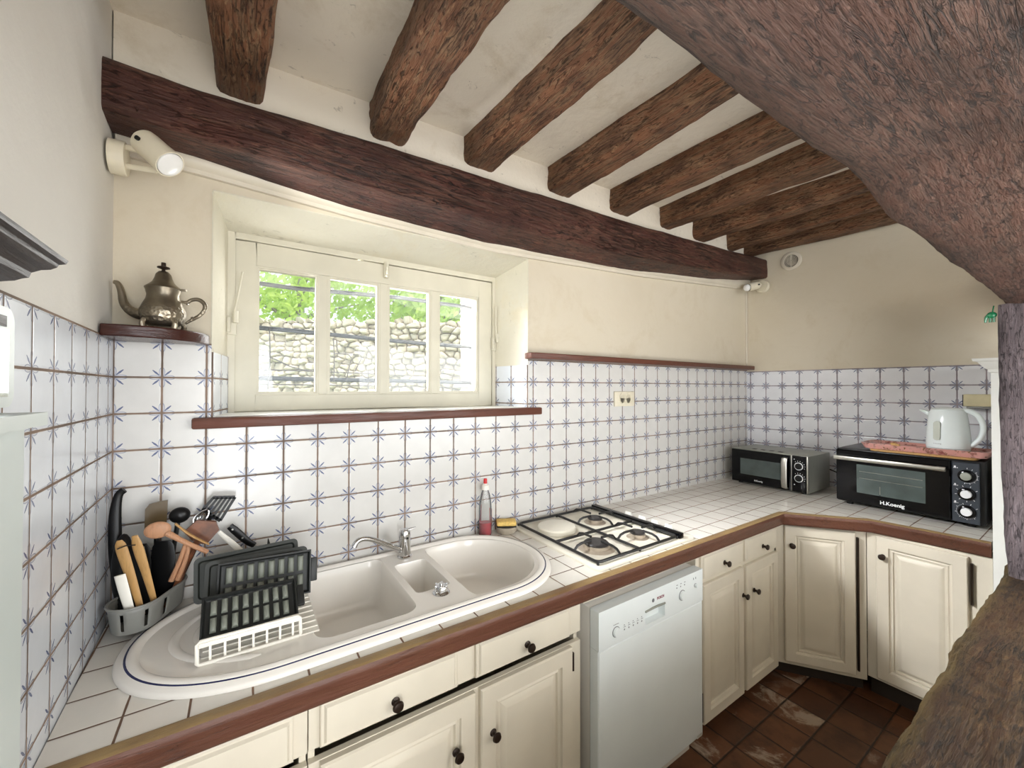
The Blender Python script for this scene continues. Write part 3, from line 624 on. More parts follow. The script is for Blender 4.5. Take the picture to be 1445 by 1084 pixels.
# tap
t_tap = thing('mixer_tap', 'chrome single-lever mixer tap behind the sink bowls', 'tap', (.737, -.095, .9115))
b = B(); b.lathe([(.0, 0), (.027, 0), (.028, .006), (.023, .010), (.0225, .055), (.021, .075)], (0, 0, 0), 28); obj('tap_body', b, m_chrome, t_tap)
b = B(); b.lathe([(.0215, .075), (.0225, .080), (.0215, .098), (.016, .108), (.0, .111)], (0, 0, 0), 28); b.tube([(.006, -.004, .104), (.026, -.012, .110), (.038, -.018, .113)], [.009, .007, .005], 10, 1, flat=(.6, 1)); obj('lever', b, m_chrome, t_tap)
b = B(); b.tube([(-.008, -.004, .028), (-.05, -.012, .052), (-.12, -.026, .098), (-.162, -.034, .116), (-.188, -.040, .112), (-.198, -.043, .094)], [.011, .0105, .0095, .009, .0095, .0105], 14, 2); obj('spout', b, m_chrome, t_tap)
b = B(); b.cyl((.004, -.0228, .078), (.004, -.0236, .078), .004); obj('temperature_mark', b, m_black, t_tap)

# ------------------------------------------------------------------ cabinets
def panel_door(x0, x1, z0, z1, parent, knob, hinge=None, hz=None):
    b = B(); b.rects(x0, x1, z0, z1, [(0, 0), (0, -.015), (.004, -.020), (.048, -.020), (.050, -.012), (.057, -.009), (.063, -.0125), (.066, -.005), (.074, -.005), (.090, -.015), (.094, -.0155)])
    d = obj('door', b, m_cream, parent, 25)
    if knob: mk_knob(d, *knob)
    if hinge is not None:
        b = B(); za, zb = hz; b.box(hinge-.004, hinge+.004, -.012, -.001, za, zb); b.cyl((hinge, -.013, za), (hinge, -.013, zb), .0045, n=10); obj('hinge', b, m_knob, d)  # dark strip standing in for the shaded slit beside the door
    return d
def mk_knob(parent, x, z, y=-.018):
    b = B(); b.lathe([(.0, 0), (.011, 0), (.011, .003), (.006, .006), (.006, .015), (.011, .019), (.0145, .024), (.012, .029), (.006, .031), (0, .0305)], (x, y, z), 20, (0, -1, 0)); return obj('knob', b, m_knob, parent)
def drawer(x0, x1, z0, z1, parent, knob=True):
    b = B(); b.rects(x0, x1, z0, z1, [(0, 0), (0, -.010), (.003, -.012), (.008, -.012), (.013, -.0185), (.018, -.019)])
    d = obj('drawer', b, m_cream, parent, 25)
    if knob: mk_knob(d, (x0+x1)/2-.002, (z0+z1)/2-.012)
    return d
def carcass(t, x1, ztop, zbot, depth, slot=None, toe=True, x0=0):
    b = B()
    if slot: b.box(x0, x1, 0, .018, zbot, slot[0]); b.box(x0, x1, 0, .018, slot[1], ztop)
    else: b.box(x0, x1, 0, .018, zbot, ztop)
    for x in (x0, x1-.016): b.box(x, x+.016, .018, depth, zbot, ztop)
    b.box(x0+.016, x1-.016, .018, depth, zbot, zbot+.016); b.box(x0+.016, x1-.016, depth-.008, depth, zbot+.016, ztop-.15)
    obj('carcass', b, m_cream, t, 25, bevel=.0015)
    if toe: b = B(); b.box(x0, x1, .05, .068, 0.0, zbot); obj('plinth', b, m_toe, t, 0)
c0 = thing('base_cabinet', 'cream base cabinet in the left corner, under the drainer', 'cabinet', (-.085, -.582, 0), 0, 'cream base cabinets')
carcass(c0, .425, .838, .06, .56, (.684, .711)); drawer(.006, .395, .715, .820, c0); panel_door(.006, .395, .08, .682, c0, (.365, .545))
c1 = thing('base_cabinet', 'cream double-door base cabinet with two drawers under the sink', 'cabinet', (.342, -.582, 0), 0, 'cream base cabinets')
carcass(c1, .862, .838, .06, .56, (.684, .714)); drawer(.024, .380, .719, .825, c1); drawer(.440, .802, .719, .826, c1)
panel_door(.024, .436, .08, .682, c1, (.372, .545)); panel_door(.453, .811, .08, .683, c1, (.493, .545), .816, (.60, .66))
c2 = thing('base_cabinet', 'cream two-door base cabinet with two small drawers right of the dishwasher', 'cabinet', (1.905, -.580, 0), 0, 'cream base cabinets')
carcass(c2, .748, .838, .045, .56); drawer(.026, .388, .700, .815, c2); drawer(.412, .742, .697, .815, c2)
panel_door(.034, .382, .058, .680, c2, (.372, .545), .026, (.075, .20)); panel_door(.410, .742, .058, .678, c2, (.482, .540))
da = math.atan2(-.325, .227)
c3 = thing('base_cabinet', 'cream corner base cabinet with one door set at an angle', 'cabinet', (2.652, -.586, 0), da, 'cream base cabinets')
dirx = Vector((math.cos(da), math.sin(da)))
carcass(c3, .398, .838, .075, .30); panel_door(.038, .348, .098, .826, c3, (.070, .725), .360, (.12, .80))
c4 = thing('base_cabinet', 'cream base cabinet below the mini oven, half in shade', 'cabinet', (2.884, -.913, 0), -PI/2, 'cream base cabinets')
carcass(c4, .421, .836, .10, .55); panel_door(.040, .352, .118, .826, c4, (.068, .733), .362, (.62, .80))

# ------------------------------------------------------------------ dishwasher
t = thing('dishwasher', 'white front-loading dishwasher with its door slightly proud of the cabinets', 'dishwasher', (1.236, -.640, 0))
b = B(); b.box(.0, .625, .045, .58, .03, .79, .004); obj('casing', b, m_side, t)
b = B(); b.rects(.0, .625, .085, .655, [(0, .042), (0, .006), (.004, .001), (.008, 0)]); obj('door', b, m_encl, t)
def with_recess():
    b = B(); x0, x1, z0, z1 = .245, .365, .672, .724
    o = [(0, 0, .657), (.625, 0, .657), (.625, 0, .792), (0, 0, .792)]; h = [(x0, 0, z0), (x1, 0, z0), (x1, 0, z1), (x0, 0, z1)]
    ov = [b.v(p) for p in o]; hv = [b.v(p) for p in h]; bv = [b.v((p[0], .042, p[2])) for p in o]; dv_ = [b.v((p[0]*.92+.305*.08, .026, p[2]*.9+.698*.1)) for p in h]
    for i in range(4): j = (i+1) % 4; b.f([ov[i], ov[j], hv[j], hv[i]]); b.f([ov[i], ov[j], bv[j], bv[i]]); b.f([hv[i], hv[j], dv_[j], dv_[i]])
    b.f(bv); b.f(dv_); return b
cp = obj('control_panel', with_recess(), m_encl, t, 0)
b = B(); b.tube([(.246, -.001, .722), (.305, -.004, .727), (.364, -.001, .722)], .004, 8, 1); obj('door_grip', b, m_silver, cp)
for x, z, r in ((.086, .700, .017), (.478, .720, .019), (.572, .735, .008)):
    b = B(); b.lathe([(r*1.12, 0), (r*1.12, .0012), (r*1.02, .0012)], (x, 0, z), 28, (0, -1, 0)); obj('knob_ring', b, m_greyink, cp)
    b = B(); b.lathe([(0, 0), (r, 0), (r*.95, .008), (r*.85, .010), (0, .010)], (x, 0, z), 28, (0, -1, 0)); obj('dial', b, m_encl, cp)
for k in range(5):
    x = .125+k*.024; b = B(); b.box(x, x+.012, -.0006, .0005, .703, .7045); b.box(x+.002, x+.007, -.0006, .0005, .692, .697); b.box(x+.002, x+.006, -.0006, .0005, .709, .712); obj('button_mark', b, m_greyink, cp)
for k in range(3): b = B(); b.box(.44+k*.026, .445+k*.026, -.0006, .0005, .756, .761); b.box(.44+k*.026, .449+k*.026, -.0006, .0005, .768, .7705); obj('indicator_light', b, m_greyink, cp)
for x in (.556, .572): b = B(); b.box(x, x+.004, -.0006, .0005, .762, .77); obj('indicator_light', b, m_greyink, cp)
b = B(); b.box(.072, .100, -.0006, .0005, .726, .7275); obj('dial_mark', b, m_greyink, cp)
b = B(); b.lathe([(.0075, 0), (.0075, .0006), (.0058, .0006)], (.293, 0, .752), 24, (0, -1, 0)); b.box(.2885, .2898, -.0006, .0005, .748, .756); b.box(.2962, .2975, -.0006, .0005, .748, .756); b.box(.2898, .2962, -.0006, .0005, .7514, .7526); obj('emblem', b, m_greyink, cp)
lettering('brand_lettering', 'BOSCH', .0135, m_redink, cp, Matrix.Translation((.338, -.0004, .752)), .0006)
b = B(); b.box(.03, .60, .05, .07, 0.0, .085); obj('kick_plate', b, m_side, t, 0)
b = B(); b.box(.58, .618, .0, .04, .086, .0995); obj('door_foot', b, m_side, t, 0)

# ------------------------------------------------------------------ hob
t = thing('gas_hob', 'cream enamel hob with three gas burners and one electric plate', 'hob', (1.585, -.305, .9005))
hx0, hx1, hy0, hy1 = -.302, .305, -.286, .275
b = B(); P_ = rrect(hx0, hx1, hy0, hy1, .02); P2 = rrect(hx0+.008, hx1-.008, hy0+.008, hy1-.008, .02); P3 = rrect(hx0+.03, hx1-.085, hy0+.03, hy1-.03, .02)
b.loft([[(x, y, z) for x, y in pp] for pp, z in ((P_, 0), (P_, .008), (P2, .014), (P3, .014), (rrect(hx0+.036, hx1-.09, hy0+.036, hy1-.036, .02), .010))]); obj('hob_plate', b, m_hob, t)
b = B(); b.lathe([(.0, 0), (.088, 0), (.088, .017), (.084, .022), (.076, .023), (.0, .023)], (-.163, .112, .012), 40); obj('electric_plate', b, m_hob, t)
for x, y, r in ((.068, .098, .034), (-.158, -.135, .050), (.082, -.148, .031)):
    b = B(); b.lathe([(r*1.55, 0), (r*1.35, .004), (r*1.12, .006), (r*1.10, .016), (r*.9, .019)], (x, y, .010), 32); br = obj('burner', b, m_burnr, t)
    b = B(); b.lathe([(0, .016), (r, .016), (r*1.02, .022), (r*.9, .027), (0, .028)], (x, y, .010), 32); obj('burner_cap', b, m_burn, br)
b = B(); gx0, gx1, gy0, gy1, gz = hx0+.022, .200, hy0+.022, hy1-.022, .024
def loop(b, pts, r=.0042): b.tube([(x, y, gz) for x, y in pts]+[(pts[0][0], pts[0][1], gz)], .006, 8)
loop(b, rrect(gx0, gx1, gy0, gy1, .02, 4))
mx_, my_ = -.045, -.02
b.tube([(gx0, my_, gz), (gx1, my_, gz)], .006, 8); b.tube([(mx_, gy0, gz), (mx_, gy1, gz)], .006, 8)
for x, y, ex in ((.068, .098, .075), (-.158, -.135, .085), (.082, -.148, .075)):
    for sx, sy in ((1, 0), (-1, 0), (0, 1), (0, -1)):
        lim = {(1, 0): (gx1 if x > mx_ else mx_), (-1, 0): (mx_ if x > mx_ else gx0), (0, 1): (gy1 if y > my_ else my_), (0, -1): (my_ if y > my_ else gy0)}[(sx, sy)]
        p0 = (lim, y) if sx else (x, lim); q = (x+sx*.03, y+sy*.03); m_ = ((p0[0]*.75+q[0]*.25), (p0[1]*.75+q[1]*.25))
        b.tube([(p0[0], p0[1], gz), (m_[0], m_[1], gz+.022), (q[0], q[1], gz+.022)], .0052, 8, 1)
for x, y in ((gx0, gy0), (gx1, gy0), (gx0, gy1), (gx1, gy1), (mx_, gy0), (mx_, gy1)): b.cyl((x, y, .012), (x, y, gz), .005, n=8)
obj('pan_support', b, m_cast, t)
b = B(); b.box(.206, .236, hy0+.012, hy1-.012, .012, .036, .004); obj('lid_rail', b, m_gloss, t)
for y in (.055, -.03, -.105, -.178):
    b = B(); b.lathe([(0, 0), (.021, 0), (.019, .014), (.017, .018), (0, .018)], (.262, y, .013), 24); b.box(.258, .266, y-.018, y+.018, .028, .040, .002); obj('control_knob', b, m_white, t)

# ------------------------------------------------------------------ microwave
t = thing('microwave_oven', 'small black and silver microwave in the worktop corner', 'microwave', (3.140, -.090, .9005), -PI/2)
b = B(); b.box(0, .475, .006, .33, .012, .243, .004); cs = obj('casing', b, m_silver, t)
b = B(); b.rects(.006, .378, .016, .239, [(0, .008), (0, -.010), (.003, -.012), (.058, -.012), (.060, -.010)]); dr = obj('door', b, m_gloss, t, 25)
b = B(); b.rects(.066, .322, .072, .181, [(0, -.0095), (0, -.0122), (.002, -.0126)]); obj('door_window', b, m_winglass, dr, 25)
b = B(); b.tube([(.350, -.010, .222), (.350, -.034, .216), (.350, -.036, .12), (.350, -.034, .032), (.350, -.010, .026)], .017, 12, 1, flat=(1, .30), up=(1, 0, 0)); obj('handle', b, m_steel, dr)
lettering('brand_lettering', 'H.Koenig', .014, m_ink, dr, Matrix.Translation((.185, -.0128, .038)), .0003)
b = B(); b.box(.379, .385, -.008, .008, .014, .241, .001); b.box(.466, .4745, -.008, .008, .014, .241, .001); obj('panel_trim', b, m_steel, t)
b = B(); b.box(.386, .465, -.008, .008, .014, .241, .002); pn = obj('control_panel', b, m_gloss, t)
for z in (.176, .100):
    b = B(); b.lathe([(.024, 0), (.024, .003), (.0205, .004), (.0205, .0)], (.424, -.008, z), 28, (0, -1, 0)); obj('dial_ring', b, m_ink, pn)
    b = B(); b.lathe([(0, 0), (.020, 0), (.018, .012), (0, .013)], (.424, -.008, z), 28, (0, -1, 0)); obj('dial', b, m_black, pn)
b = B()
for z in (.176, .100):
    for k in range(7): a = math.radians(-20+k*24); b.box(.424+.033*math.cos(a)-.0016, .424+.033*math.cos(a)+.0016, -.0088, -.0078, z+.033*math.sin(a)-.0016, z+.033*math.sin(a)+.0016)
b.box(.397, .402, -.0088, -.0078, .216, .221); b.box(.397, .402, -.0088, -.0078, .056, .061); obj('dial_scale', b, m_ink, pn)
for k in range(4): b = B(); b.box(.11+k*.055, .138+k*.055, .055, .085, .2425, .2436); obj('vent_slot', b, m_dark, cs, 0)
for x, y in ((.04, .04), (.435, .04), (.04, .30), (.435, .30)): b = B(); b.cyl((x, y, 0), (x, y, .013), .012); obj('foot', b, m_black, t)

# ------------------------------------------------------------------ mini oven
t = thing('mini_oven', 'black countertop mini oven carrying the kettle tray', 'oven', (3.105, -.716, .9005), -PI/2)
b = B(); b.box(0, .572, .010, .40, .018, .322, .006); obj('casing', b, m_black, t)
b = B(); b.rects(.006, .462, .030, .316, [(0, .011), (0, -.014), (.004, -.018), (.096, -.018)]); dr = obj('door', b, m_gloss, t, 25)
b = B(); b.rects(.100, .376, .085, .243, [(0, -.017), (0, -.0186), (.003, -.019)]); wn2 = obj('door_window', b, m_winglass, dr, 25)
b = B()
for z in (.205, .168): b.cyl((.112, -.0192, z), (.366, -.0192, z-.004), .0014, n=6)
b.cyl((.2, -.0192, .092), (.2, -.0192, .135), .0018, n=6); obj('rack_lines', b, m_steel, wn2)
b = B(); b.box(.004, .452, -.052, -.040, .262, .284, .004); b.box(.02, .04, -.042, -.016, .266, .280, .002); b.box(.415, .448, -.042, -.016, .264, .282, .002); obj('handle', b, m_steel, dr)
lettering('brand_lettering', 'H.Koenig', .026, m_ink, dr, Matrix.Translation((.248, -.0186, .050)), .0006)
b = B(); b.rects(.466, .556, .024, .312, [(0, .011), (0, -.008), (.003, -.010)]); pn = obj('control_panel', b, m_panel, t, 25)
for i, z in enumerate((.249, .164, .080)):
    b = B(); b.lathe([(0, 0), (.030, 0), (.029, .008), (.022, .012), (.0, .012)], (.515, -.010, z), 28, (0, -1, 0)); kb = obj('dial', b, m_gloss, pn)
    b = B(); b.lathe([(0, .012), (.019, .012), (.018, .026), (0, .027)], (.515, -.010, z), 28, (0, -1, 0)); obj('dial_cap', b, m_silver if i == 0 else m_ink, kb)
    b = B(); n_ = 30
    for k in range(n_):
        a0 = math.radians(-100+200*k/n_) if i == 0 else math.radians(30+300*k/n_)
        if k % 4 == 0 or (i == 0 and k < 20) or (i == 2 and k > 8):
            r0, r1 = (.0335, .0355) if k % 4 else (.033, .0395)
            b.tube([(.515+r0*math.cos(a0), -.0105, z+r0*math.sin(a0)), (.515+r1*math.cos(a0), -.0105, z+r1*math.sin(a0))], .0011, 6)
    b.box(.472, .482, -.0108, -.0098, z+.034, z+.0365); b.box(.474, .480, -.0108, -.0098, z+.0375, z+.044); b.box(.484, .487, -.0108, -.0098, z+.034, z+.037); obj('dial_scale', b, m_ink, pn)
for x, y in ((.05, .05), (.52, .05), (.05, .36), (.52, .36)): b = B(); b.cyl((x, y, 0), (x, y, .019), .016); obj('foot', b, m_black, t)
OT = .9005+.322
# board, tray, kettle
b = B(); b.loft([[(x, y, z) for x, y in rrect(3.112, 3.34, -1.262, -.862, .03)] for z in (OT+.0005, OT+.012)]); tag(obj('wooden_board', b, m_pale, bevel=.003), 'pale wooden board lying under the patterned tray on the oven', 'board')
t = thing('serving_tray', 'pink patterned tray under the white kettle', 'tray', (3.225, -1.05, OT+.0125))
b = B(); A = rrect(3.128, 3.325, -1.290, -.835, .03); A2 = rrect(3.118, 3.335, -1.302, -.818, .035); A3 = rrect(3.126, 3.327, -1.294, -.828, .03); A4 = rrect(3.140, 3.313, -1.278, -.85, .028); z = OT+.0125
b.loft([[(x, y, zz) for x, y in pp] for pp, zz in ((A, z), (A2, z+.030), (A3, z+.031), (A4, z+.016))]); obj('tray_body', b, m_tray, t, world=True)
b = B(); b.box(3.115, 3.135, -.99, -.955, z+.027, z+.036, .003); b.sph((3.124, -.965, z+.037), (.010, .016, .006)); obj('tray_handle', b, m_pale, t, world=True)
KZ = OT+.0125+.0165
t = thing('electric_kettle', 'white plastic electric kettle with a small grey water window', 'kettle', (3.222, -1.150, KZ), -PI/2)
b = B(); b.lathe([(0, 0), (.076, 0), (.078, .006), (.078, .014), (0, .014)], (0, 0, 0), 36); obj('base', b, m_kettle, t)
b = B(); b.lathe([(0, .016), (.080, .016), (.081, .03), (.078, .09), (.073, .15), (.067, .196), (.062, .205), (.0, .205)], (0, 0, 0), 40)
bd = obj('body', b, m_kettle, t)
b = B(); b.loft([[(-.058, -.026, .150), (-.058, .026, .150), (-.056, .030, .204), (-.056, -.030, .204)], [(-.085, -.012, .186), (-.085, .012, .186), (-.084, .016, .205), (-.084, -.016, .205)], [(-.106, -.003, .203), (-.106, .003, .203), (-.106, .004, .207), (-.106, -.004, .207)]]); obj('spout', b, m_kettle, t, 50, sub=1)
b = B(); b.lathe([(0, .204), (.058, .204), (.060, .209), (.050, .217), (.0, .221)], (0, 0, 0), 36, sx=1.05); obj('lid', b, m_kettle, t)
b = B(); b.tube([(.045, 0, .207), (.075, 0, .206), (.108, 0, .180), (.122, 0, .130), (.114, 0, .075), (.086, 0, .036), (.068, 0, .024)], [.013, .016, .015, .0135, .013, .014, .012], 14, 2, flat=(.8, 1.1)); obj('handle', b, m_kettle, t)
b = B(); b.loft([[(x*1.0, -.0835+.012*0-(0 if k else -.01)+max(0, (zz-.1))*.09, zz) for x, zz in [(-.026+p[0], p[1]) for p in rrect(-.0125, .0125, .055, .150, .012, 6)]] for k in (0, 1)]); obj('water_window', b, m_silver, t)
lettering('kettle_lettering', 'H.Koenig', .0075, m_greyink, t, Matrix.Translation((-.024, -.0815, .038)))
t = thing('wall_box', 'beige box on the wall above and behind the kettle', 'box', (xr(-1.23)-.001, -1.23, 1.46), -PI/2+.049)
b = B(); b.box(-.07, .075, -.11, .0, .012, .077, .004); obj('housing', b, m_box, t)
b = B(); b.box(-.073, -.0702, -.108, .0, .012, .075); obj('dark_end', b, m_black, t)
b = B(); b.box(-.06, .07, -.10, 0, 0, .0115, .002); obj('lower_plate', b, m_caddy, t)
b = B(); b.tube([(3.47, -.40, 1.06), (3.50, -.55, 1.03), (3.50, -.64, .99), (3.52, -.73, .96)], .004, 8, 3); tag(obj('power_cord', b, m_black), 'black cord hanging between the microwave and the mini oven', 'cord')

# ------------------------------------------------------------------ wall shelf, socket, vent, spotlights
b = B(); pts = [(1.400, -.003), (1.362, -.02), (1.355, -.045), (1.368, -.068), (1.40, -.078), (3.50, -.078), (3.535, -.060), (3.535, -.003)]
b.prism(pts, 1.7125, 1.742); tag(obj('wall_shelf', b, m_red, smooth=30, bevel=.004), 'long narrow brown wooden shelf above the tiles right of the window', 'shelf')
t = thing('wall_socket', 'cream double wall socket on the back-wall tiles', 'socket', (2.10, -.0005, 1.462))
b = B(); b.box(-.086, .086, -.010, 0, 0, .088, .003); pl = obj('cover_plate', b, m_cremep, t)
for x in (-.022, .030):
    b = B(); b.lathe([(.0265, .0), (.0265, .004), (.022, .004), (.020, -.004), (0, -.004)], (x, -.010, .046), 28, (0, -1, 0), sy=1.25); so_ = obj('socket_well', b, m_cremep, pl)
    b = B(); b.cyl((x-.007, -.0065, .052), (x-.007, -.0055, .052), .0035, n=10); b.cyl((x+.007, -.0065, .052), (x+.007, -.0055, .052), .0035, n=10); b.cyl((x, -.0065, .038), (x, -.0055, .038), .003, n=10); obj('pin_holes', b, m_dark, so_)
t = thing('wall_vent', 'round cream ventilation grille high on the right wall', 'vent', (xr(-.312)-.0005, -.312, 2.505), -PI/2+.049)
b = B(); b.lathe([(0, .0), (.068, 0), (.068, .006), (.062, .010), (.046, .010), (.044, .002), (0, .002)], (0, 0, 0), 36, (0, -1, 0)); obj('vent_ring', b, m_cream, t)
b = B(); b.lathe([(0, .002), (.043, .002), (.043, .003), (0, .003)], (0, 0, 0), 28, (0, -1, 0)); obj('dark_opening', b, m_dark, t)
b = B()
for r in (.010, .019, .028, .037): b.lathe([(r, .003), (r, .008), (r+.0028, .008), (r+.0028, .003)], (0, 0, 0), 28, (0, -1, 0))
b.box(-.003, .003, -.009, -.003, -.043, .043); b.sph((0, -.006, 0), .006); obj('grille', b, m_cream, t)
def spot(lab, root, ax, bars, p0, p1, r, rb, bulb):
    t = thing('wall_spotlight', lab, 'spotlight', root)
    b = B(); q = Vector(ax); c = Vector(root); b.lathe([(0, 0), (.046, 0), (.046, .030), (.044, .034), (0, .034)], c, 32, q); obj('wall_mount', b, m_cremep, t, world=True)
    for i, (a, d) in enumerate(bars): b = B(); b.tube([a, d], .008, 8, flat=(1, .7)); obj('arm', b, m_cremep, t, world=True)
    p0, p1 = Vector(p0), Vector(p1); d = (p1-p0).normalized(); L = (p1-p0).length
    b = B(); b.lathe([(0, 0), (r*.7, .002), (r*.95, .012), (r, .03), (r, L*.6), (r*1.06, L), (r*.98, L), (r*.92, L*.62), (0, L*.6)], p0, 32, d); h = obj('lamp_head', b, m_cremep, t, world=True)
    b = B()
    if bulb == 'disc': b.lathe([(0, L*.6), (rb*.8, L*.6), (rb, L*.97), (rb*.98, L*1.02), (rb*.8, L*1.06), (0, L*1.08)], p0, 32, d)
    else: b.sph(p0+d*(L+rb*.35), rb)
    obj('bulb', b, m_bulb, h, world=True)
    if bulb == 'disc':
        l = light('right_wall_fill', 'SPOT', p1+d*.02, (3.5, -1.0, 1.8), 32, color=(1, .98, .94)); l.data.spot_size = math.radians(100); l.data.spot_blend = 1; l.data.shadow_soft_size = .03  # added fill aimed at the right wall, not along the lamp head
    b = B(); m = p0+d*L*.3; s_ = d.cross(Vector((0, 0, 1))).normalized(); b.cyl(m-s_*(r+.006), m+s_*(r+.006), .006, n=10); obj('pivot', b, m_black, h, world=True)
spot('cream wall spotlight with a white round bulb above the teapot', (-.104, -.088, 2.215), (1, 0, 0), [((-.08, -.10, 2.245), (-.005, -.125, 2.235)), ((-.08, -.09, 2.195), (.0, -.12, 2.19))],
     (-.035, -.125, 2.268), (.034, -.168, 2.196), .036, .034, 'disc')
spot('small cream spotlight at the far right corner, under the beam end', (3.545, -.125, 2.352), (-1, 0, 0), [((3.52, -.125, 2.365), (3.47, -.12, 2.36))],
     (3.475, -.128, 2.358), (3.395, -.085, 2.335), .030, .026, 'ball')
# green hanging ornament
t = thing('hanging_ornament', 'tiny glossy green ornament hanging from the post top', 'ornament', (2.50, -1.384, 1.86))
b = B(); b.sph((2.50, -1.383, 1.838), (.009, .013, .012)); b.tube([(2.50, -1.376, 1.838), (2.50, -1.369, 1.83), (2.50, -1.3675, 1.812)], [.007, .005, .003], 8, 2)
b.cyl((2.50, -1.379, 1.832), (2.50, -1.379, 1.812), .004, n=8); b.cyl((2.50, -1.388, 1.832), (2.50, -1.388, 1.812), .004, n=8); obj('figure', b, m_green, t, world=True)
b = B(); b.tube([(2.50, -1.385, 1.848), (2.502, -1.388, 1.872)], .002, 6); obj('cord', b, m_green, t, world=True)

# ------------------------------------------------------------------ corner shelf and teapot
b = B(); b.prism([(-.107, -.002), (-.106, -.165), (-.06, -.170), (-.01, -.165), (.045, -.142), (.085, -.105), (.108, -.062), (.117, -.02), (.118, -.002)], 1.7055, 1.738)
tag(obj('corner_shelf', b, m_shelf, smooth=40, bevel=.004), 'small dark varnished corner shelf under the teapot', 'shelf')
t = thing('teapot', 'engraved pewter teapot with a curved spout on the corner shelf', 'teapot', (.012, -.088, 1.7385), -.22)
b = B(); b.lathe([(0, .012), (.036, .012), (.046, .022), (.054, .042), (.0535, .055), (.047, .072), (.0395, .088), (.0375, .100), (.040, .112), (.042, .119), (.040, .120), (.0, .119)], (0, 0, 0), 40); obj('body', b, m_pewter, t, 60)
b = B(); b.lathe([(0, .119), (.043, .119), (.043, .122), (.036, .128), (.026, .138), (.021, .150), (.018, .162), (.012, .170), (.006, .172), (.0, .173)], (0, 0, 0), 36); b.box(.036, .056, -.006, .006, .117, .123, .002); ld = obj('lid', b, m_pewter, t, 50)
b = B(); b.lathe([(0, .172), (.005, .172), (.004, .177), (.015, .181), (.015, .184), (.006, .187), (.0055, .197), (0, .198)], (0, 0, 0), 20); obj('finial', b, m_knob, ld)
b = B(); b.tube([(-.040, 0, .038), (-.072, 0, .046), (-.092, 0, .070), (-.096, 0, .105), (-.104, 0, .128), (-.113, 0, .130)], [.016, .0135, .0105, .0085, .0075, .0055], 14, 2); obj('spout', b, m_pewter, t)
b = B(); b.tube([(.043, 0, .086), (.058, 0, .083), (.068, 0, .094), (.090, 0, .096), (.106, 0, .076), (.092, 0, .048), (.070, 0, .034), (.053, 0, .020)], [.0035, .005, .0055, .006, .006, .0055, .005, .003], 12, 2)
b.cyl((.055, 0, .083), (.060, 0, .0835), .0065, n=12); b.cyl((.070, 0, .035), (.075, 0, .038), .0065, n=12); obj('handle', b, m_pewter, t)
for a in (40, 140, 230, 320):
    a = math.radians(a); b = B(); b.tube([(.046*math.cos(a), .046*math.sin(a), .026), (.053*math.cos(a), .053*math.sin(a), .014), (.048*math.cos(a), .048*math.sin(a), .0)], [.006, .007, .008], 10, 1); obj('foot', b, m_pewter, t)

# ------------------------------------------------------------------ bottle, sponge
t = thing('soap_bottle', 'clear washing-up liquid bottle with red soap and a red cap', 'bottle', (1.132, -.036, .9008))
b = B(); b.lathe([(0, .001), (.029, .001), (.031, .008), (.031, .11), (.029, .145), (.022, .185), (.014, .205), (.012, .212)], (0, 0, .0), 32, sy=.8); obj('bottle_body', b, m_bottle, t)
b = B(); b.lathe([(0, .003), (.0275, .003), (.0290, .009), (.029, .058), (0, .058)], (0, 0, 0), 32, sy=.78); obj('soap', b, m_redliq, t)
b = B(); b.lathe([(.0125, .206), (.0175, .206), (.0165, .226), (.009, .232), (.007, .236), (0, .236)], (0, 0, 0), 24); obj('cap', b, m_plastic, t)
b = B(); b.lathe([(0, .234), (.0085, .234), (.0085, .252), (.006, .256), (0, .256)], (0, 0, 0), 18); obj('nozzle', b, m_redp, t)
b = B(); rr = []
for z in (.03, .075, .115): rr.append([(.0322*math.cos(a), .0322*.8*math.sin(a), z) for a in [math.radians(-28+56*i/10) for i in range(11)]])
b.loft(rr, closed=False); obj('label', b, m_redp, t)
t = thing('sponge_dish', 'round stone-coloured dish holding the sponge beside the soap bottle', 'dish', (1.232, -.058, .9005))
b = B(); b.lathe([(0, 0), (.040, 0), (.047, .012), (.048, .026), (.044, .030), (.040, .026), (.036, .014), (0, .014)], (0, 0, 0), 32); obj('dish_body', b, m_dish, t)
t = thing('sponge', 'yellow sponge with a dark scouring side lying on the dish', 'sponge', (1.230, -.060, .931), -.5)
b = B(); b.box(-.045, .045, -.030, .030, 0, .005, .002); obj('scouring_side', b, m_scour, t)
b = B(); b.box(-.045, .045, -.030, .030, .005, .026, .007, 3); obj('foam', b, m_sponge, t)

# ------------------------------------------------------------------ utensil caddy and utensils
t = thing('utensil_caddy', 'grey plastic utensil caddy with slotted sides in the left corner', 'caddy', (-.01, -.11, .923))
ax0, ax1 = Vector((-.030, -.155)), Vector((.012, -.066))
def stadium(r, n=20, s_=1.0):
    c = (ax0+ax1)/2; a0, a1 = c+(ax0-c)*s_, c+(ax1-c)*s_; d = (a1-a0).normalized(); th = math.atan2(d.y, d.x); o = []
    for cen, off in ((a1, -PI/2), (a0, PI/2)):
        for i in range(n+1): a = th+off+PI*i/n; o.append((cen.x+r*math.cos(a), cen.y+r*math.sin(a)))
    m = []
    for i in range(len(o)):
        m.append(o[i])
        if i in (n, 2*n+1):
            q = o[(i+1) % len(o)]
            for k in range(1, 8): m.append((o[i][0]+(q[0]-o[i][0])*k/8, o[i][1]+(q[1]-o[i][1])*k/8))
    return m
b = B(); levels = [(.047, .923), (.049, .933), (.0515, .956), (.054, .978), (.057, .990)]
RG = b.loft([[(x, y, z) for x, y in stadium(r)] for r, z in levels], cap1=False); nn = len(RG[0])
kill = []
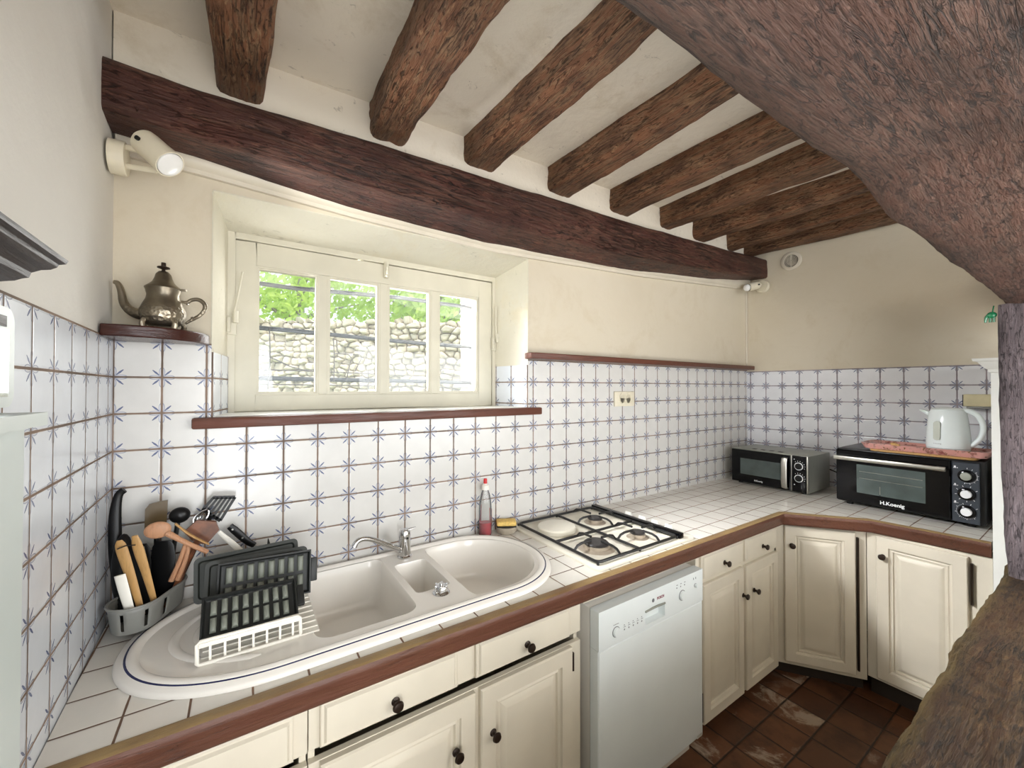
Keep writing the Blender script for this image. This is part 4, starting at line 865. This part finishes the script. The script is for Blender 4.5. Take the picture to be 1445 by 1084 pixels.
for f_ in b.bm.faces:
    if len(f_.verts) == 4:
        idx = sorted({RG[1].index(v) for v in f_.verts if v in RG[1]}); kk = [i for i in range(nn) if any(RG[k][i] in f_.verts for k in (1, 2, 3))]
        zs = [v.co.z for v in f_.verts]
        if min(zs) > .930 and max(zs) < .980 and len(kk) == 2 and kk[0] % 6 == 2 and kk[1]-kk[0] == 1: kill.append(f_)
bmesh.ops.delete(b.bm, geom=kill, context='FACES'); obj('caddy_body', b, m_caddy, t, world=True, solid=.0025)
b = B(); b.tube([(x, y, .991) for x, y in stadium(.0575)]+[(*stadium(.0575)[0], .991)], .0035, 8); obj('rim', b, m_caddy, t, world=True)
def U(name, lab, cat, parts, base):
    t = thing(name, lab, cat, base, 0, 'kitchen utensils in the corner caddy')
    for nm, bb, m in parts: obj(nm, bb, m, t, world=True)
ub = .930
b = B(); b.tube([(-.052, -.128, ub), (-.086, -.075, 1.09), (-.093, -.055, 1.20), (-.088, -.050, 1.262), (-.074, -.052, 1.274)], [.017, .016, .014, .010, .009], 12, 2, flat=(1, .6)); b2 = B(); b2.sph((-.066, -.096, 1.06), (.026, .026, .10)); 
U('ladle', 'big black plastic ladle standing tallest at the left of the caddy', 'ladle', [('handle', b, m_black), ('bowl', b2, m_black)], (-.052, -.128, ub))
for (x, y, zt, w_), lab in (((-.028, -.118, 1.13, .026), 'wide black filler blade for the dark behind the wooden tongs'), ((.018, -.088, 1.12, .030), 'wide black filler blade for the dark below the wooden spoon bowl')):  # added black blades stand in for the shadowed mass inside the caddy
    b = B(); b.tube([(x+.004, y, ub), (x, y, 1.0), (x, y, zt-.02), (x, y, zt)], [w_*.8, w_, w_, w_*.6], 14, 1, flat=(.16, 1), up=(.3, 1, 0)); U('dark_filler_blade', lab, 'spatula', [('blade', b, m_black)], (x, y, ub))
b = B(); b.tube([(-.012, -.185, .960), (-.028, -.18, 1.03), (-.048, -.178, 1.11), (-.058, -.177, 1.152), (-.060, -.177, 1.165)], [.007, .010, .0135, .0135, .006], 12, 2, flat=(.35, 1), up=(.3, 1, 0))
b2 = B(); b2.tube([(.012, -.165, .965), (-.006, -.172, 1.06), (-.024, -.177, 1.14), (-.030, -.178, 1.172)], [.007, .010, .0135, .007], 12, 2, flat=(.35, 1), up=(.3, 1, 0)); b3 = B(); b3.tube([(-.062, -.188, 1.146), (-.045, -.190, 1.152), (-.026, -.190, 1.150)], .0015, 6)
U('wooden_tongs', 'pair of pale wooden tongs tied with dark string at the front of the caddy', 'tongs', [('arm', b, m_pale), ('arm', b2, m_pale), ('string', b3, m_dark)], (-.01, -.17, .95))
b = B(); b.tube([(-.030, -.196, .958), (-.046, -.193, 1.03), (-.056, -.191, 1.078)], [.010, .0125, .0125], 12, 1, flat=(.3, 1), up=(.3, 1, 0)); U('white_spatula', 'flat white plastic handle at the far left front of the caddy', 'spatula', [('handle', b, m_plastic)], (-.03, -.196, .95))
b = B(); b.tube([(.0, -.10, ub), (-.010, -.135, 1.05), (-.022, -.15, 1.13)], [.004, .006, .009], 10, 1, flat=(.3, 1), up=(.3, 1, 0)); U('table_knife', 'dull steel blade behind the wooden tongs', 'knife', [('blade', b, m_steel)], (0, -.10, ub))
b = B(); b.sph((.012, -.142, 1.168), (.030, .007, .0235)); b2 = B(); b2.tube([(.030, -.142, 1.158), (.07, -.138, 1.122), (.124, -.130, 1.078)], [.009, .0065, .0065], 10, 1); 
U('wooden_spoon', 'wooden spoon with an oval bowl leaning to the right', 'spoon', [('bowl', b, m_spoon), ('handle', b2, m_spoon)], (.05, -.12, 1.0))
b = B(); b.tube([(.048, -.125, 1.175), (.08, -.120, 1.135), (.126, -.112, 1.095)], [.006, .008, .006], 10, 1, flat=(.5, 1)); U('wooden_fork', 'pale split wooden handle lying beside the spoon handle', 'fork', [('handle', b, m_pale)], (.07, -.11, 1.0))
b = B(); b.prism([(-.028, 1.150), (.021, 1.140), (.024, 1.232), (.005, 1.231), (-.018, 1.226), (-.027, 1.212)], -.062, -.057, 'y'); b2 = B(); b2.tube([(.0, -.075, ub), (.0, -.062, 1.05), (-.002, -.060, 1.16)], .006, 8)
U('baking_spatula', 'square brown translucent spatula at the back of the caddy', 'spatula', [('blade', b, m_brownp), ('handle', b2, m_black)], (0, -.075, ub))
b = B(); b.sph((.052, -.060, 1.182), (.026, .018, .024)); b2 = B(); b2.tube([(.02, -.09, ub), (.035, -.075, 1.05), (.048, -.062, 1.165)], .006, 8); U('serving_spoon', 'black round-headed spoon between the brown spatula and the whisk', 'spoon', [('head', b, m_black), ('handle', b2, m_black)], (.02, -.09, ub))
b = B(); b.loft([[(.064+.0, -.085, 1.135), (.095, -.085, 1.165), (.142, -.085, 1.152), (.150, -.085, 1.125), (.120, -.085, 1.088), (.092, -.085, 1.095)], [(.064, -.072, 1.135), (.095, -.072, 1.165), (.142, -.072, 1.152), (.150, -.072, 1.125), (.120, -.072, 1.088), (.092, -.072, 1.095)]]); b2 = B(); b2.tube([(.030, -.10, ub), (.065, -.088, 1.03), (.100, -.078, 1.11)], .009, 8)
U('wooden_scoop', 'mottled brown wooden scoop in front of the slotted turner', 'scoop', [('bowl', b, m_brownw), ('handle', b2, m_brownw)], (.03, -.10, ub))
b = B()
for k in range(8):
    a = k*PI/8; b.tube([(.090, -.062, 1.135), (.100+.020*math.cos(a), -.062+.020*math.sin(a), 1.163), (.112+.012*math.cos(a), -.060+.012*math.sin(a), 1.183), (.117, -.058, 1.188)], .0018, 6, 2)
b2 = B(); b2.tube([(.02, -.07, ub), (.055, -.066, 1.03), (.092, -.062, 1.14)], .005, 8); U('whisk', 'small shiny wire whisk in front of the slotted turner', 'whisk', [('wires', b, m_chrome), ('handle', b2, m_steel)], (.02, -.07, ub))
b = B(); o = [(.108, 1.186), (.150, 1.142), (.176, 1.178), (.190, 1.212), (.160, 1.220), (.132, 1.220)]
L0, L1 = Vector((.120, 1.180)), Vector((.152, 1.150))
def bar2(b, p, q, w): d = (Vector(q)-Vector(p)).normalized(); n_ = Vector((-d.y, d.x))*w; b.prism([tuple(Vector(p)+n_), tuple(Vector(q)+n_), tuple(Vector(q)-n_), tuple(Vector(p)-n_)], -.043, -.040, 'y')
bar2(b, (.106, 1.184), (.134, 1.220), .004); bar2(b, (.151, 1.142), (.190, 1.212), .004); bar2(b, (.132, 1.219), (.190, 1.212), .005); bar2(b, (.104, 1.186), (.152, 1.142), .005)
for k in range(1, 5): f_ = k/5; bar2(b, (.106+.045*f_, 1.184-.042*f_), (.134+.056*f_, 1.219-.007*f_), .0032)
b2 = B(); b2.tube([(.03, -.065, ub), (.085, -.05, 1.06), (.128, -.0415, 1.163)], .006, 8); U('slotted_turner', 'black slotted turner leaning against the tiles', 'turner', [('blade', b, m_black), ('handle', b2, m_black)], (.03, -.065, ub))
for k, (x0, x1) in enumerate(((.058, .072), (.072, .080))):
    b = B(); b.tube([(x0-.018, -.128, 1.012), (x0, -.124, 1.06), (x1, -.118, 1.11)], [.007, .006, .006], 8, 1); U('wooden_skewer', ['short wooden handle pointing down at the caddy rim', 'second short wooden handle just right of it, nearer the plates'][k], 'handle', [('handle', b, m_spoon)], (x0, -.12, 1.0))
t = thing('kitchen_knife', 'kitchen knife with a black riveted handle leaning on the tiles behind the plates', 'knife', (.30, -.035, .925))
b = B(); b.tube([(.176, -.030, 1.117), (.192, -.030, 1.098), (.225, -.030, 1.056), (.245, -.030, 1.040)], [.010, .0125, .011, .009], 12, 1, flat=(1, .55)); kh = obj('handle', b, m_black, t, world=True)
b = B()
for x, z in ((.184, 1.107), (.211, 1.074)): b.cyl((x, -.0395, z), (x, -.036, z), .003, n=10)
obj('rivets', b, m_steel, kh, world=True)
b = B(); b.prism([(.238, 1.052), (.250, 1.032), (.335, .925), (.318, .955)], -.031, -.029, 'y'); obj('blade', b, m_steel, t, 0, world=True)
t = thing('bread_knife', 'pinkish-white flat handle leaning left of the black-handled knife', 'knife', (.20, -.05, .93))
b = B(); b.tube([(.148, -.05, 1.110), (.20, -.05, 1.045), (.235, -.05, .99)], [.006, .010, .008], 10, 1, flat=(1, .35)); obj('handle', b, m_plastic, t, world=True)
b = B(); b.tube([(.235, -.05, .99), (.27, -.05, .927)], [.007, .004], 10, flat=(1, .2)); obj('blade', b, m_steel, t, world=True)
t = thing('paring_knife', 'small dark pointed blade tip sticking up behind the plates', 'knife', (.285, -.05, .925))
b = B(); b.tube([(.287, -.05, .925), (.286, -.05, 1.03), (.283, -.05, 1.062)], [.008, .007, .001], 8, flat=(1, .3)); obj('blade', b, m_cast, t, world=True)

# ------------------------------------------------------------------ drainer rack and plates
t = thing('plate_rack', 'white plastic ribbed drying rack on the drainer', 'drying rack', (.25, -.30, .9115))
b = B()
fr = [(.128, .916), (.335, .916), (.340, .921), (.338, .962), (.333, .967), (.128, .970), (.123, .965), (.123, .921)]
b.tube([(x, -.440, z) for x, z in fr]+[(fr[0][0], -.440, fr[0][1])], .0045, 8); b.box(.126, .336, -.447, -.425, .957, .968, .002)
obj('front_handle', b, m_plastic, t, world=True)
b = B(); b.box(.128, .385, -.440, -.13, .9125, .9165)
for k in range(10): y = -.42+k*.03; b.box(.130, .383, y, y+.006, .9165, .9195, .001)
obj('ribbed_base', b, m_plastic, t, world=True)
for k in range(7):
    b = B(); x = .148+k*.029; b.box(x-.0025, x+.0025, -.437, -.431, .916, .962); obj('rib', b, m_plastic, t, world=True)
def basis(o, ux, uz):
    ux = Vector(ux).normalized(); uz = Vector(uz); uz = (uz-ux*uz.dot(ux)).normalized(); n_ = uz.cross(ux)   # local y points away from the viewer
    return Matrix(((ux.x, n_.x, uz.x, o[0]), (ux.y, n_.y, uz.y, o[1]), (ux.z, n_.z, uz.z, o[2]), (0, 0, 0, 1)))
def waffle(lab, o, ux, uz, W, H):
    M = basis(o, ux, uz); t = thing('waffle_plate', lab, 'plate', o, group='removable plates drying on the rack')
    b = B(); b.M = M; b.rects(0, W, 0, H, [(.004, .012), (0, .0), (.0, -.012), (.004, -.013), (.008, -.004), (.012, -.002)]); pb = obj('plate_body', b, m_nonb, t, 30, world=True)
    for r in range(2):
        for k in range(8):
            cw = (W-.03)/8; x0 = .014+k*cw+.0045; z0 = .010+r*(H-.018)/2; b = B(); b.M = M
            b.rects(x0, x0+cw-.009, z0+.004, z0+(H-.018)/2-.005, [(0, -.001), (0, -.008), (.0025, -.013), (.006, -.015)]); obj('ridge', b, m_non, pb, 50, world=True)
    b = B(); b.M = M; b.box(W, W+.018, -.010, .002, H*.25, H*.8, .003); obj('side_lip', b, m_nonb, pb, world=True)
def flatp(lab, o, ux, uz, W, H):
    M = basis(o, ux, uz); t = thing('grill_plate', lab, 'plate', o, group='removable plates drying on the rack')
    b = B(); b.M = M; pp = rrect(0, W, 0, H, .014); p2 = rrect(.010, W-.010, .010, H-.010, .010); p3 = rrect(.014, W-.014, .014, H-.014, .008)
    b.loft([[(x, y, z) for x, z in q] for q, y in ((pp, .008), (pp, -.006), (p2, -.006), (p3, .001))]); obj('plate_body', b, m_flat, t, 40, world=True)
waffle('black ridged waffle plate lying lowest and nearest on the rack', (.126, -.424, .960), (.21, .004, -.004), (.0, .078, .066), .210, .104)
waffle('black ridged waffle plate standing behind the lower waffle plate', (.150, -.285, .962), (.240, .006, -.012), (.02, .03, .115), .232, .122)
flatp('flat grey plate directly behind the upright waffle plate', (.120, -.235, .955), (.25, .01, -.010), (.01, .045, .12), .262, .122)
flatp('flat dark grey plate standing farthest back, touching the caddy', (.097, -.195, .955), (.25, .01, .004), (.008, .05, .12), .268, .124)

# ------------------------------------------------------------------ right end panel, left mantel unit
t = thing('end_panel', 'white painted upright panel with a moulded cap beside the mini oven', 'panel', (3.2, -1.39, 0))
b = B(); b.box(2.872, 3.595, -1.44, -1.336, 0, 1.66); obj('board', b, m_white, t, 0, world=True)
b = B(); rr = []
for o_, z in ((0, 1.636), (.006, 1.638), (.008, 1.650), (.016, 1.656), (.030, 1.676), (.034, 1.684), (.046, 1.686), (.048, 1.697)):
    rr.append([(2.872-o_, -1.44, z), (3.595, -1.44, z), (3.595, -1.336+o_, z), (2.872-o_, -1.336+o_, z)])
b.loft(rr); obj('moulded_cap', b, m_white, t, 30, world=True)
t = thing('side_cabinet', 'tall pale painted cabinet side with a ledge at the far left', 'cabinet', (-.05, -1.2, 0))
b = B(); b.prism([(xl(-1.9)+.002, -1.9), (-.020, -1.9), (-.020, -.880), (xl(-.88)+.002, -.880)], 0, 1.52); obj('cabinet_body', b, m_palew, t, 0, world=True)
b = B(); b.prism([(xl(-1.9)+.002, -1.9), (.004, -1.9), (.004, -.895), (xl(-.9)+.002, -.895)], 1.5205, 1.5365); obj('ledge', b, m_palew, t, world=True)
t = thing('glass_front_box', 'small rounded white box with a glass front on the left ledge', 'appliance', (-.06, -1.05, 1.5375))
def onleft(b, y0, y1, z0, z1, xo, xi, r):
    b.loft([[(x, y, z) for y, z in rrect(y0, y1, z0, z1, r)] for x in (xi, xo)])
b = B(); onleft(b, -1.32, -.871, 1.543, 1.665, -.032, xl(-1.32)+.002, .018); obj('housing', b, m_palew, t, 40, world=True)
b = B(); b.box(-.032, -.0305, -1.30, -.890, 1.556, 1.638); obj('glass_front', b, plain('mirror_glass', (214, 222, 226), .04, .9, .01), t, 0, world=True)
b = B(); b.box(-.0322, -.0308, -1.30, -.895, 1.641, 1.654); obj('brown_strip', b, m_cornice, t, 0, world=True)
for y in (-.90, -1.28): b = B(); b.box(-.08, -.04, y-.012, y+.012, 1.5372, 1.544); obj('foot', b, m_black, t, 0, world=True)
b = B(); pr_ = [(-.087, 1.746), (.002, 1.746), (.0, 1.741), (-.007, 1.739), (-.009, 1.735), (-.015, 1.731), (-.024, 1.729), (-.033, 1.724), (-.035, 1.717), (-.041, 1.715), (-.048, 1.711), (-.061, 1.708), (-.087, 1.708)]
b.prism(pr_, -1.9, -.822, 'y')
# prism along y takes (x, z)
tag(obj('moulded_shelf', b, m_cornice, smooth=0), 'dark moulded wooden shelf edge at the far left, above the glass-fronted box', 'shelf')
